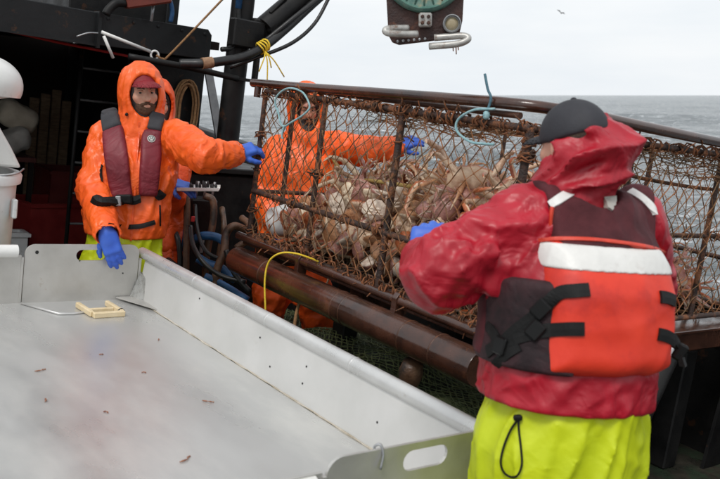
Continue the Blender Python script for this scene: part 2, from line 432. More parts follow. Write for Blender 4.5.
# ------------------------------------------------------------------ forward shelter
sh = empty('deck_shelter'); tag(sh, 'dark open shelter with a charcoal front beam behind the man in the orange hood', 'shelter')
G().box((0.9, 6.03, 2.005), (1.385, 0.03, 0.115), bev=0.006).build('front_beam', m_beam, sh)
G().prism([(2.30, 6.0, 1.895), (3.165, 6.0, 1.915), (3.185, 6.0, 1.935), (3.185, 6.0, 2.10), (3.15, 6.0, 2.14), (2.30, 6.0, 2.122)], (0, 0.06, 0)).build('front_beam', m_beam, sh, bevel=0.005)
G().box((2.29, 6.01, 2.0), (0.012, 0.05, 0.125)).build('joint_plate', m_beam, sh)
for k in range(5): G().lathe((2.36 + k * 0.19, 5.999, 2.09 + 0.003 * k), (0, -1, 0), [(0, .012), (.008, .012), (.010, .006)], 6).build('bolt', m_beam, sh)
G().box((1.6, 5.99, 1.895), (0.68, 0.012, 0.008)).build('drip_edge', m_beam, sh)
G().box((1.2, 7.7, 2.03), (2.1, 1.62, 0.03)).build('roof', m_dark, sh)
G().box((1.2, 9.4, 1.0), (2.12, 0.03, 1.02)).build('back_wall', m_dark, sh)
G().box((3.31, 7.9, 0.98), (0.03, 1.5, 0.98)).build('side_wall', m_black, sh)
G().box((-0.9, 7.7, 1.0), (0.03, 1.65, 1.0)).build('side_wall', m_dark, sh)
G().box((2.63, 7.1, 2.75), (0.43, 0.75, 0.66), bev=0.01).build('upper_house', m_black, sh)
G().box((3.0, 6.34, 2.4), (0.05, 0.012, 0.30), bev=0.004).build('upper_panel', m_beam, sh)
G().tube([(1.60, 6.12, 1.91), (2.07, 6.12, 1.875), (2.78, 6.12, 1.845)], 0.010, 8).build('red_trim', m_redstrip, sh)
for k in range(3):
    G().box((0.6 + k * 0.9, 6.9 + k * 0.5, 1.96), (0.04, 0.9, 0.045)).build('roof_rib', m_dark, sh)
G().prism([(3.30, 6.3, 1.88), (3.37, 6.3, 1.88), (3.58, 6.3, 1.25), (3.50, 6.3, 1.25)], (0, 0.02, 0)).build('strut', m_galv, sh)
G().box((3.05, 6.28, 0.95), (0.24, 0.025, 0.95)).build('door_panel', m_black, sh)

m_rung = mat('worn_rung', (0.05, 0.05, 0.05), (0.10, 0.10, 0.10), 0.5)
ld = empty('ladder'); tag(ld, 'narrow steel ladder inside the dark shelter', 'ladder')
for s in (2.56, 2.95): G().tube([(s, 7.0, 0.0), (s, 7.0, 2.0)], 0.018, 8).build('rail', m_black, ld, smooth=True)
for k in range(6): G().tube([(2.56, 7.0, 0.42 + k * 0.26), (2.95, 7.0, 0.42 + k * 0.26)], 0.010, 8).build('rung', m_rung, ld, smooth=True)

# things kept in the shelter
def crate(p, h, m, name, label, cat, R=None, rim=True):
    r = empty(name); r.matrix_world = MB @ Matrix.Translation(Vector(p)) @ (Matrix.Rotation(R or 0, 4, 'Z'))
    t = 0.015; x, y, z = h
    G().box((0, 0, t), (x, y, t)).build('bottom', m, r)
    for s in (-1, 1):
        G().box((s * (x - t), 0, z + t), (t, y, z - t)).build('side', m, r); G().box((0, s * (y - t), z + t), (x - 2 * t, t, z - t)).build('side', m, r)
    if rim:
        g = G()
        for s in (-1, 1): g.box((s * x, 0, 2 * z - 0.02), (0.02, y + 0.02, 0.014)); g.box((0, s * y, 2 * z - 0.02), (x - 0.021, 0.02, 0.014))
        g.build('rim', m, r)
    tag(r, label, cat); return r
crate((2.72, 7.9, 0), (0.34, 0.26, 0.24), mat('crate_red', (0.16, 0.012, 0.012), (0.22, 0.02, 0.018), 0.5), 'fish_crate', 'dark red plastic fish crate on the shelter floor', 'crate', 0.2)
crate((3.02, 8.35, 0.0), (0.25, 0.25, 0.36), mat('crate_maroon', (0.09, 0.01, 0.01), (0.12, 0.015, 0.012), 0.5), 'storage_bin', 'tall maroon storage bin beside the ladder', 'bin')
crate((2.30, 7.55, 0.0), (0.09, 0.09, 0.12), m_plastic, 'pail', 'small white pail on the shelter floor', 'pail')
def sack(p, r, m, name, label, seed, tilt):
    c = np.array(p); rs = np.random.RandomState(seed)
    def f(P):
        q = P - A3((0, 0, 0)); d = rbox(P, (0, 0, 0), r, None, min(r) * 0.8)
        i = np.abs(d) < 0.08; d = d.copy(); d[i] -= 0.035 * noise3(P[i] * 7 + seed) + 0.018 * noise3(P[i] * 17 + seed); return d
    o = solid(name, f, [-x - .07 for x in r], [x + .07 for x in r], 0.018, m)
    o.matrix_world = MB @ Matrix.Translation(Vector(p)) @ Matrix.Rotation(tilt, 4, 'Y'); tag(o, label, 'sack'); return o
m_sackA = mat('sack_beige', (0.42, 0.37, 0.29), (0.52, 0.47, 0.38), 0.8, scale=10); m_sackB = mat('sack_grey', (0.30, 0.29, 0.27), (0.40, 0.38, 0.35), 0.8, scale=10)
sack((2.38, 8.0, 1.20), (0.18, 0.14, 0.12), m_sackA, 'bait_sack', 'crumpled beige sack lying on top of the shelf in the shelter', 4, 0.4)
sack((2.32, 7.9, 0.98), (0.17, 0.14, 0.11), m_sackB, 'bait_sack', 'grey sack tucked below the beige sack in the shelter', 9, -0.5)
shf = empty('storage_shelf'); tag(shf, 'dark storage shelf against the shelter wall holding sacks', 'shelf')
G().box((2.1, 8.1, 0.84), (0.42, 0.3, 0.02)).build('board', m_maroon, shf)
for s in (-1, 1):
    for t_ in (-1, 1): G().box((2.1 + s * 0.39, 8.1 + t_ * 0.26, 0.41), (0.02, 0.02, 0.41)).build('leg', m_dark, shf)
bd = empty('plank_stack'); tag(bd, 'tan boards standing upright at the back of the shelter', 'planks')
for k in range(4): G().box((2.75 + k * 0.11, 8.7 + 0.01 * k, 0.70 + 0.05 * (k % 3)), (0.045, 0.02, 0.66), bev=0.006).build('plank', m_tan, bd)

# coil of rope hung on the wall
def coil(name, p, rx, rz, n, m, label, yj=0.02):
    g = G(); pts = []
    for k in range(n * 18):
        w = k / 18 * 2 * math.pi; s = 1 + 0.16 * math.sin(w * 0.31) + 0.05 * math.sin(w * 1.7)
        pts.append((p[0] + rx * s * math.sin(w), p[1] - yj * (k / 18), p[2] + rz * s * math.cos(w) - (0.06 if math.cos(w) < 0 else 0)))
    g.tube(pts, 0.0095, 6); o = g.build(name, m, smooth=True); return tag(o, label, 'rope')
coil('rope_coil', (3.13, 6.24, 1.53), 0.085, 0.19, 6, m_ropebrown, 'brown rope coil hanging on the dark shelter wall', 0.012)

# ------------------------------------------------------------------ mast, boom, hoses
ms = empty('mast'); tag(ms, 'thick black steel mast carrying the crane boom', 'mast')
g = G().tube([(3.25, 5.7, 0.0), (3.25, 5.7, 4.2)], 0.085, 24); g.build('post', m_black, ms, auto=40)
G().box((3.25, 5.6, 2.13), (0.13, 0.05, 0.10), bev=0.01).build('hinge_plate', m_black, ms)
G().box((3.40, 5.6, 2.18), (0.11, 0.035, 0.075), bev=0.012).build('hinge_plate', m_black, ms)
G().tube([(3.43, 5.5, 2.19), (3.43, 5.72, 2.19)], 0.035, 14).build('hinge_pin', m_black, ms, auto=40)
G().box((3.27, 5.58, 1.80), (0.17, 0.02, 0.012), bev=0.003).build('clamp', m_black, ms)
G().box((3.35, 5.58, 1.95), (0.012, 0.03, 0.15), bev=0.003).build('clamp', m_black, ms)
G().tube([(3.40, 5.6, 2.19), (4.6, 5.62, 3.35)], 0.095, 20).build('boom', m_black, ms, auto=40)
for k, (a, b) in enumerate((((3.40, 2.31), (3.52, 2.44)), ((3.52, 2.36), (3.60, 2.44)))):
    G().tube([(a[0], 5.55, a[1]), (b[0], 5.55, b[1])], 0.012, 8).build('bracket', m_black, ms)

def hose(pts, r, name, m, label, cat='hose', n=10, k=6, group=None, parent=None):
    o = G().tube(smoothpath(pts, k), r, n).build(name, m, parent, smooth=True)
    if parent is None: tag(o, label, cat, group)
    return o
hh = hose([(2.72, 5.55, 1.845), (2.80, 5.5, 1.858), (2.88, 5.46, 1.875), (3.12, 5.44, 1.945), (3.30, 5.44, 2.045), (3.50, 5.46, 2.215), (3.79, 5.5, 2.49), (4.25, 5.5, 2.93)], 0.033, 'hydraulic_hose', m_rubber, 'thick black hydraulic hose with a rusty coupling and yellow tie on the mast', 'hose', 14)
G().tube([(2.845, 5.463, 1.868), (2.92, 5.458, 1.886)], 0.040, 14).build('coupling', mat('coupling_rust', (0.20, 0.10, 0.05), (0.34, 0.20, 0.11), 0.6, scale=30), hh, auto=40)
g = G()
for k in range(4):
    t0 = Vector((3.28 + k * 0.017, 5.44, 2.035 + k * 0.012)); ax = Vector((0.82, 0.0, 0.57)).normalized(); a = Vector((0, 1, 0)); b = ax.cross(a)
    g.tube([t0 + (a * math.cos(w) + b * math.sin(w)) * 0.042 + ax * 0.006 * math.sin(2 * w + k) for w in [i * 2 * math.pi / 14 for i in range(14)]], 0.0065, 6, closed=True)
for dx, dz in ((-0.05, -0.15), (0.03, -0.22), (0.17, -0.16), (0.05, -0.11)):
    g.tube(smoothpath([(3.31, 5.41, 2.02), (3.31 + dx * 0.4, 5.38, 2.02 + dz * 0.35), (3.31 + dx, 5.38, 2.02 + dz)], 4), 0.005, 5)
g.build('tie', m_ropeyel, hh, smooth=True)
hose([(3.10, 5.52, 1.87), (3.28, 5.46, 1.97), (3.52, 5.4, 2.11), (3.70, 5.4, 2.28), (3.82, 5.42, 2.50), (3.92, 5.45, 2.70), (4.1, 5.5, 2.9)], 0.014, 'hydraulic_hose', m_rubber, 'thin black hose sagging below the crane boom')
hose([(3.33, 5.47, 2.09), (3.50, 5.42, 2.27), (3.70, 5.42, 2.45), (4.0, 5.46, 2.72), (4.3, 5.5, 3.0)], 0.019, 'hydraulic_hose', m_rubber, 'black hose running close along the underside of the boom')
hose([(3.05, 5.58, 1.99), (3.14, 5.6, 2.02), (3.19, 5.62, 2.15), (3.17, 5.62, 2.36), (3.16, 5.62, 2.8)], 0.018, 'hydraulic_hose', m_rubber, 'upright black hose beside the mast with a blue sleeve')
G().tube([(3.172, 5.622, 2.30), (3.162, 5.622, 2.8)], 0.024, 10).build('sleeve', m_bluehose, bpy.data.objects['hydraulic_hose.003'], smooth=True)
hose([(2.4, 5.68, 1.845), (2.8, 5.6, 1.83), (3.2, 5.56, 1.80)], 0.022, 'pipe', m_black, 'short black pipe fixed under the shelter beam', 'pipe')

# hook, rope and block under the beam
hk = empty('rigging_hook'); tag(hk, 'thin silver rigging hook hanging from the charcoal beam', 'hook')
G().tube([(2.275, 5.88, 1.985), (2.645, 5.88, 1.905)], 0.012, 10).build('shank', m_white, hk, smooth=True)
G().tube([(2.68 + 0.03 * math.cos(w), 5.88, 1.885 + 0.03 * math.sin(w)) for w in [i * math.pi / 8 for i in range(16)]], 0.008, 8, closed=True).build('eye', m_white, hk, smooth=True)
o = G().tube([(2.285, 5.86, 1.96), (2.365, 5.86, 1.82)], 0.011, 10).build('metal_pin', m_white, smooth=True); tag(o, 'short white metal pin dangling beside the rigging hook', 'pin')
o = G().tube(smoothpath([(2.69, 5.875, 1.885), (2.74, 5.87, 1.868), (2.80, 5.86, 1.92), (3.19, 5.80, 2.43), (3.6, 5.75, 2.95)], 5), 0.008, 6).build('rope', m_ropebrown, smooth=True); tag(o, 'taut brown rope running up from the rigging hook', 'rope')
o = G().tube(smoothpath([(2.13, 5.95, 1.93), (2.2, 5.93, 1.965), (2.27, 5.93, 1.975)], 5), 0.006, 6).build('wire', m_galv, smooth=True); tag(o, 'thin wire strung along the bottom of the charcoal beam', 'wire')
bk = empty('turnbuckle'); tag(bk, 'rust red rigging block above the charcoal beam', 'block')
m_redblock = mat('red_oxide', (0.13, 0.025, 0.015), (0.20, 0.04, 0.025), 0.5, scale=9)
Rb = Matrix.Rotation(-0.30, 3, 'Y')
G().box((2.60, 5.92, 2.27), (0.17, 0.05, 0.05), Rb, bev=0.012).build('body', m_redblock, bk)
G().tube(smoothpath([(2.45, 5.92, 2.21), (2.38, 5.92, 2.20), (2.33, 5.92, 2.15), (2.31, 5.92, 2.11)], 4), 0.03, 10).build('shackle', m_black, bk, smooth=True)
o = G().tube(smoothpath([(2.70, 5.93, 2.45), (2.76, 5.92, 2.32), (2.80, 5.92, 2.22), (2.80, 5.93, 2.14)], 5), 0.017, 8).build('rope', m_bluehose, smooth=True); tag(o, 'dark blue rope draped over the charcoal beam', 'rope')
o = G().tube([(2.66, 5.95, 2.12), (2.665, 5.95, 2.26)], 0.012, 8).build('steel_stud', m_galv, smooth=True); tag(o, 'small steel stud standing on the charcoal beam', 'stud')
# ------------------------------------------------------------------ hydraulics beside the mast
hc = empty('hydraulic_cabinet'); tag(hc, 'black steel cabinet with a raised lid below the mast', 'cabinet')
G().box((3.10, 5.75, 0.56), (0.42, 0.30, 0.54), bev=0.015).build('body', m_black, hc)
G().box((3.10, 5.74, 1.13), (0.44, 0.32, 0.022), bev=0.008).build('lid', m_black, hc)
G().box((2.98, 5.43, 0.62), (0.012, 0.012, 0.10), bev=0.003).build('handle', m_galv, hc)
grp = 'pipes and hoses beside the mast'
def pp(*a): return [pb(*q) for q in a]
m_pipe = mat('pipe_rust', (0.07, 0.035, 0.02), (0.17, 0.09, 0.05), 0.5, scale=18, bump=0.3, bscale=90, c3=(0.03, 0.02, 0.015), c3at=0.55, c3scale=9)
hose(pp((178, 203, 5.5), (186, 196, 5.5), (187, 215, 5.5), (186, 262, 5.5), (186, 330, 5.5)), 0.022, 'rusty_pipe', m_pipe, 'upright rusty pipe with a bent top near the man with the tray', 'pipe', 12, 5, grp)
hose(pp((205, 196, 5.6), (213, 201, 5.6), (213, 222, 5.6), (206, 262, 5.6), (204, 330, 5.6)), 0.024, 'rusty_pipe', m_pipe, 'leaning rusty pipe with a hooked top in front of the black cabinet', 'pipe', 12, 5, grp)
hose(pp((246, 230, 5.4), (234, 226, 5.35), (226, 234, 5.35), (224, 252, 5.3), (216, 275, 5.3), (214, 320, 5.3)), 0.025, 'rusty_pipe', m_pipe, 'rusty elbow pipe leading to the launcher', 'pipe', 12, 5, grp)
hose(pp((190, 226, 5.3), (193, 245, 5.25), (204, 263, 5.2), (222, 276, 5.2), (246, 282, 5.2)), 0.015, 'black_hose', m_rubber, 'slack black hose curving down under the launcher', 'hose', 10, 6, grp)
hose(pp((226, 250, 5.2), (230, 262, 5.2), (236, 276, 5.2), (250, 292, 5.2)), 0.017, 'black_hose', m_rubber, 'short black hose below the rusty elbow pipe', 'hose', 10, 6, grp)
hose(pp((172, 225, 5.6), (178, 240, 5.5), (180, 262, 5.5), (178, 290, 5.5)), 0.018, 'black_hose', m_rubber, 'black hose hanging left of the upright rusty pipe', 'hose', 10, 6, grp)
hose(pp((190, 242, 5.6), (202, 236, 5.5), (216, 237, 5.5), (226, 243, 5.5)), 0.028, 'blue_hose', m_bluehose, 'blue hose crossing behind the rusty pipes', 'hose', 10, 6, grp)
hose(pp((198, 258, 5.4), (208, 264, 5.4), (220, 268, 5.4), (236, 280, 5.4)), 0.030, 'blue_hose', m_bluehose, 'blue hose lying low by the black slack hose', 'hose', 10, 6, grp)
hose(pp((182, 215, 5.7), (184, 238, 5.6), (180, 256, 5.6)), 0.020, 'blue_hose', m_bluehose, 'upright blue hose beside the upright rusty pipe', 'hose', 10, 6, grp)
hose(pp((242, 218, 5.5), (250, 226, 5.4), (246, 240, 5.4), (236, 248, 5.4)), 0.022, 'rusty_pipe', m_pipe, 'small curved rusty pipe against the pot corner', 'pipe', 12, 5, grp)
vb = empty('valve_block'); vb.matrix_world = MB; tag(vb, 'dark hydraulic valve block with levers beside the black cabinet', 'valve block')
q = pb(198, 215, 5.75); G().box(q, (0.10, 0.08, 0.12), bev=0.012).build('body', m_black, vb)
for k in range(3): G().tube([q + Vector((-0.06 + k * 0.06, -0.05, 0.10)), q + Vector((-0.07 + k * 0.06, -0.09, 0.24))], 0.008, 8).build('lever', m_galv, vb, smooth=True)
q = pb(193, 219, 5.45); o = G().box(q, (0.012, 0.006, 0.018), bev=0.003).build('tag', mat('tag_red', (0.5, 0.03, 0.03), (0.6, 0.05, 0.05), 0.4), vb)
for k, (pts_, r_, m_, nm_, lab) in enumerate((
    (((174, 205, 5.8), (176, 225, 5.7), (173, 250, 5.7), (176, 300, 5.7)), .026, m_pipe, 'rusty_pipe', 'stout rusty pipe standing behind the hanging black hose'),
    (((222, 208, 5.9), (224, 230, 5.8), (219, 258, 5.8), (221, 300, 5.7)), .020, m_pipe, 'rusty_pipe', 'thin rusty pipe running down the front of the black cabinet'),
    (((195, 205, 5.6), (197, 228, 5.5), (205, 250, 5.4), (220, 259, 5.4), (238, 262, 5.4)), .013, m_rubber, 'black_hose', 'thin black hose looping from the valve block towards the roller'),
    (((168, 260, 5.4), (182, 271, 5.3), (200, 282, 5.3), (224, 288, 5.3)), .020, m_rubber, 'black_hose', 'thick black hose lying low behind the table rim'),
    (((205, 276, 5.3), (218, 282, 5.3), (232, 290, 5.3), (248, 300, 5.3)), .022, m_bluehose, 'blue_hose', 'blue hose lying just behind the table rim'))):
    hose(pp(*pts_), r_, nm_, m_, lab, 'pipe' if 'pipe' in nm_ else 'hose', 10, 6, grp)
# dark clutter near the deck
tw = empty('deck_winch'); tag(tw, 'dark winch drum on the deck under the hoses', 'winch')
G().lathe((4.0, 5.3, 0.32), (1, 0, 0), [(-0.28, 0.05), (-0.28, 0.26), (-0.25, 0.26), (-0.25, 0.13), (0.25, 0.13), (0.25, 0.26), (0.28, 0.26), (0.28, 0.05)], 28).build('drum', m_black, tw, auto=35)
for s in (-1, 1): G().box((4.0 + s * 0.32, 5.3, 0.17), (0.02, 0.18, 0.17), bev=0.008).build('bracket', m_black, tw)

# ------------------------------------------------------------------ sorting table
m_steel = mat('stainless_sheet', (0.53, 0.53, 0.52), (0.60, 0.60, 0.585), 0.32, metal=0.5, scale=1.8, bump=0.10, bscale=14, c3=(0.66, 0.655, 0.63), c3at=0.60, c3scale=2.6, rvar=0.12, c3w=0.10, bdist=0.004, stretch=(1.5, 0.6, 1))
m_steel2 = mat('scuffed_steel', (0.50, 0.49, 0.465), (0.60, 0.59, 0.565), 0.45, metal=0.55, scale=5, bump=0.10, bscale=30, c3=(0.34, 0.25, 0.17), c3at=0.69, c3scale=5, rvar=0.12, c3w=0.07)
m_pipew = mat('pale_steel_pipe', (0.56, 0.56, 0.55), (0.66, 0.66, 0.65), 0.33, metal=0.45, scale=6, bump=0.05, c3=(0.36, 0.33, 0.28), c3at=0.72, c3scale=10)
m_wall = mat('pale_steel_wall', (0.60, 0.60, 0.58), (0.69, 0.685, 0.67), 0.42, metal=0.3, scale=2.5, c3=(0.42, 0.37, 0.29), c3at=0.73, c3scale=3.5, c3w=0.08)
tb = empty('sorting_table'); tag(tb, 'large stainless steel crab sorting table with raised pipe rims', 'table')
FZ, RZ = 0.54, 0.785                             # floor and rim heights
G().box((1.12, 2.92, FZ - 0.01), (0.82, 1.31, 0.01)).build('table_top', m_steel, tb)
G().prism([(1.945, 1.62, FZ - 0.0), (1.978, 1.62, RZ), (1.990, 1.62, RZ), (1.957, 1.62, FZ - 0.02)], (0, 2.58, 0)).build('side_wall', m_wall, tb)
G().box((0.295, 2.92, FZ + 0.10), (0.008, 1.31, 0.12)).build('side_wall', m_wall, tb)
o = G().tube([(1.985, 1.66, RZ), (1.985, 4.27, RZ)], 0.030, 20).build('rim_pipe', m_pipew, tb, auto=40)
for u in (2.35, 2.95, 3.62): G().lathe((1.985, u, RZ), (0, 1, 0), [(-0.006, 0.0303), (-0.003, 0.0318), (0.003, 0.0318), (0.006, 0.0303)], 20, cap=False).build('weld', m_pipew, rp_ := o, smooth=True)
G().tube([(0.295, 1.66, RZ), (0.295, 4.20, RZ)], 0.030, 16).build('rim_pipe', m_white, tb, auto=40)
for u0, name in ((4.22, 'far'), (1.645, 'near')):
    s = 1 if u0 > 3 else -1
    G().box((0.815, u0, (FZ + RZ) / 2 - 0.01), (0.512, 0.006, (RZ - FZ) / 2 + 0.01)).build('end_wall', m_steel2, tb)
    G().tube([(0.30, u0, RZ + (0.02 if s > 0 else -0.035)), (1.305, u0, RZ + (0.02 if s > 0 else -0.035))], 0.032, 18).build('end_rim', m_white, tb, auto=40)
    G().box((1.952, u0 + s * 0.002, (FZ + RZ) / 2 - 0.02), (0.006, 0.012, (RZ - FZ) / 2)).build('gate_slot', m_steel2, tb)
    G().box((1.332, u0 + s * 0.002, (FZ + RZ) / 2 - 0.01), (0.006, 0.012, (RZ - FZ) / 2)).build('gate_slot', m_steel2, tb)
    # removable gate: plate with a hand slot and rounded corners
    v0, v1, z0, z1 = 1.343, 1.943, FZ - 0.02, RZ + (0.055 if u0 > 3 else 0.035)
    h0, h1, a0, a1 = (1.600, 1.76, z1 - 0.085, z1 - 0.028) if u0 > 3 else (1.615, 1.79, z1 - 0.085, z1 - 0.022)
    out = []
    for (cx, cz, w0) in ((v1 - 0.05, z1 - 0.05, 0), (v0 + 0.05, z1 - 0.05, 90)):
        for k in range(7): w = math.radians(w0 + k * 15); out.append((cx + 0.05 * math.cos(w), cz + 0.05 * math.sin(w)))
    out = [(v1, z0)] + out + [(v0, z0)]
    rr = (a1 - a0) / 2; slot = []
    for (cx, w0) in ((h1 - rr, -90), (h0 + rr, 90)):
        for k in range(9): w = math.radians(w0 + k * 22.5); slot.append((cx + rr * math.cos(w), (a0 + a1) / 2 + rr * math.sin(w)))
    import bmesh
    bm = bmesh.new(); ed = []
    for loop in (out, slot):
        vs_ = [bm.verts.new((p[0], u0 - 0.005, p[1])) for p in loop]
        ed += [bm.edges.new((vs_[i], vs_[(i + 1) % len(vs_)])) for i in range(len(vs_))]
    bmesh.ops.triangle_fill(bm, use_beauty=True, edges=ed)
    ex = bmesh.ops.extrude_face_region(bm, geom=bm.faces[:])
    bmesh.ops.translate(bm, verts=[e for e in ex['geom'] if isinstance(e, bmesh.types.BMVert)], vec=(0, 0.010, 0))
    bmesh.ops.recalc_face_normals(bm, faces=bm.faces[:])
    me = bpy.data.meshes.new('gate'); bm.to_mesh(me); bm.free()
    gt = new('gate', me, m_steel2, tb); gt['label'] = ('steel gate with a hand slot at the far end of the table' if u0 > 3 else 'steel gate with a hand slot at the near end of the table')
for (v_, z_, r_) in ((1.40, RZ + 0.015, 0.009), (1.62, RZ - 0.03, 0.004), (1.86, RZ - 0.10, 0.004)): G().lathe((v_, 4.2145, z_), (0, -1, 0), [(0, r_ * .5), (0.0012, r_), (0.0018, r_ * .4)], 14).build('rivet_hole', mat('dark_hole', (.02, .02, .02), None, .8), tb)
m_grime = mat('seam_grime', (0.36, 0.31, 0.23), (0.56, 0.52, 0.45), 0.6, scale=14)
rs = random.Random(5); G().tube([(1.944 + rs.gauss(0, .0015), 1.66 + k * 0.045, FZ + 0.002) for k in range(57)], [0.0025 + 0.0025 * rs.random() for k in range(57)], 6).build('grimy_seam', m_grime, tb, smooth=True)
for v_, u_, z_ in ((1.967, 2.98, .70), (1.955, 2.86, .61), (1.966, 2.62, .69), (1.957, 2.62, .62), (1.970, 3.55, .72), (1.960, 2.15, .64)): G().lathe((v_ - 0.001, u_, z_), (-1, 0, .13), [(0, .003), (.002, .0045), (.003, .002)], 10).build('dark_speck', MATS['dark_hole'], tb)
# corner gusset, shiny
G().prism([(1.952, 3.93, FZ + 0.012), (1.952, 4.205, FZ + 0.012), (1.83, 4.205, FZ + 0.012)], (0.0, 0.0, 0.006)).build('corner_plate', m_steel2, tb)
G().prism([(1.905, 4.205, FZ + 0.012), (1.948, 4.10, FZ + 0.012), (1.962, 4.15, FZ + 0.13), (1.955, 4.205, FZ + 0.15)], (0.006, 0.008, 0.004)).build('corner_gusset', mat('bright_steel', (0.50, 0.50, 0.48), (0.66, 0.66, 0.64), 0.3, metal=0.8, scale=30), tb)
G().tube([(1.335, 4.19, FZ + 0.006), (1.45, 3.98, FZ + 0.006), (1.52, 3.97, FZ + 0.006), (1.75, 4.05, FZ + 0.006)], 0.006, 6).build('weld_bead', m_pipew, tb, smooth=True)
G().box((1.31, 2.92, 0.26), (0.5, 1.1, 0.012)).build('lower_shelf', m_galv, tb)
for x in (0.40, 1.88):
    for y in (1.8, 4.05): G().tube([(x, y, 0), (x, y, FZ - 0.02)], 0.03, 12).build('leg', m_galv, tb, smooth=True)
o = G().tube(smoothpath([(1.52, 1.652, RZ + 0.005), (1.515, 1.66, RZ + 0.035), (1.525, 1.648, RZ + 0.045), (1.53, 1.636, RZ + 0.02), (1.522, 1.63, RZ - 0.02)], 5), 0.004, 6).build('wire_hook', m_galv, smooth=True); tag(o, 'bent wire hook on the edge of the near table gate', 'hook')

# crab measuring gauge
gg = empty('crab_gauge'); gg.matrix_world = MB @ Matrix.Translation((1.60, 3.90, FZ)) @ Matrix.Rotation(0.05, 4, 'Z') @ Matrix.Scale(0.72, 4); tag(gg, 'cream plastic crab measuring frame lying on the steel table', 'gauge')
m_cream = mat('cream_plastic', (0.66, 0.52, 0.30), (0.76, 0.63, 0.42), 0.45, scale=12, bump=0.1, bscale=60)
G().box((0.10, 0.0, 0.020), (0.115, 0.017, 0.020), bev=0.006).build('bar', m_cream, gg)
G().box((0.095, 0.125, 0.018), (0.095, 0.013, 0.014), bev=0.005).build('bar', m_cream, gg)
G().box((-0.012, 0.145, 0.022), (0.016, 0.125, 0.020), bev=0.006).build('arm', m_cream, gg)
G().box((0.205, 0.145, 0.022), (0.016, 0.125, 0.020), bev=0.006).build('arm', m_cream, gg)
G().tube([(0.203 + 0.024 * math.cos(w), 0.035, 0.020 + 0.024 * math.sin(w)) for w in [i * math.pi / 7 for i in range(14)]], 0.005, 6, closed=True).build('cord', m_rubber, gg, smooth=True)

# bits of crab leg left on the table
m_bit = mat('crab_shell_bit', (0.20, 0.07, 0.04), (0.34, 0.16, 0.09), 0.5, scale=60)
for k, (v, u, a, ln) in enumerate(((1.122, 3.233, 0.3, .05), (1.041, 2.922, 1.2, .03), (1.602, 2.735, -0.6, .045), (1.288, 2.303, 0.5, .06), (1.42, 3.36, 0.1, .02), (1.20, 2.75, 2.1, .02), (1.5, 3.1, 2.5, .018), (1.75, 3.5, 1.0, .02))):
    dx, dy = math.cos(a) * ln / 2, math.sin(a) * ln / 2
    o = G().tube(smoothpath([(v - dx, u - dy, FZ + .004), (v + dy * .3, u - dx * .3, FZ + .006), (v + dx * .6, u + dy * .8, FZ + .004), (v + dx, u + dy, FZ + .003)], 3), [0.0012 + 0.0022 * math.sin(0.25 + i * 0.9) ** 2 for i in range(10)], 6).build('shell_fragment', m_bit, smooth=True)
    tag(o, 'thin reddish brown scrap of crab leg left on the steel table', 'crab scrap', 'crab scraps on the steel table')

# ------------------------------------------------------------------ white bait machine and tote
wb = empty('bait_chopper'); tag(wb, 'white painted bait chopper with a rounded hood beside the table', 'machine')
def lathe_white(o, ax, prof, nm): return G().lathe(o, ax, prof, 36).build(nm, m_white, wb, auto=65)
HX, HY = 1.13, 4.62
lathe_white((HX, HY, 1.42), (0.05, 0, 1), [(-0.02, 0.06), (0.06, 0.09), (0.10, 0.13), (0.125, 0.20)] + [(0.17 + 0.15 * math.sin(t), 0.25 * math.cos(t * 0.97) ** 0.75) for t in [-0.3 + i * 0.155 for i in range(12)]], 'hood')
lathe_white((HX - 0.01, HY - 0.02, 1.35), (1, -0.6, 0), [(-0.13, 0.05), (-0.12, 0.16), (0.05, 0.165), (0.09, 0.15), (0.11, 0.05)], 'wheel')
G().prism([(0.92, 4.5, 1.18), (1.385, 4.5, 1.18), (1.33, 4.5, 1.28), (1.24, 4.5, 1.42), (0.95, 4.5, 1.42)], (0, 0.22, 0)).build('chute', m_white, wb, bevel=0.015)
G().tube([(1.05, 4.75, 0), (1.05, 4.75, 1.5)], 0.05, 14).build('stand', m_white, wb, auto=40)
tt = empty('bait_bin'); tag(tt, 'white round bin with a wire bail under the bait chopper', 'bin')
G().lathe((1.16, 4.60, 0.0), (0, 0, 1), [(0, 0.19), (0.02, 0.20), (1.10, 0.225), (1.10, 0.21), (0.08, 0.18)], 40, cap=False).build('shell', m_plastic, tt, auto=50)
G().lathe((1.16, 4.60, 1.10), (0, 0, 1), [(0, 0.226), (0, 0.245), (0.04, 0.25), (0.055, 0.24), (0.055, 0.21), (0.0, 0.21)], 40, cap=False).build('rim', m_plastic, tt, auto=50)
G().tube(smoothpath([(1.05, 4.40, 1.165), (1.20, 4.37, 1.15), (1.33, 4.42, 1.16), (1.40, 4.52, 1.175)], 5), 0.005, 6).build('bail', m_galv, tt, smooth=True)
G().box((1.34, 4.43, 0.98), (0.012, 0.02, 0.05), bev=0.006).build('lug', m_plastic, tt)
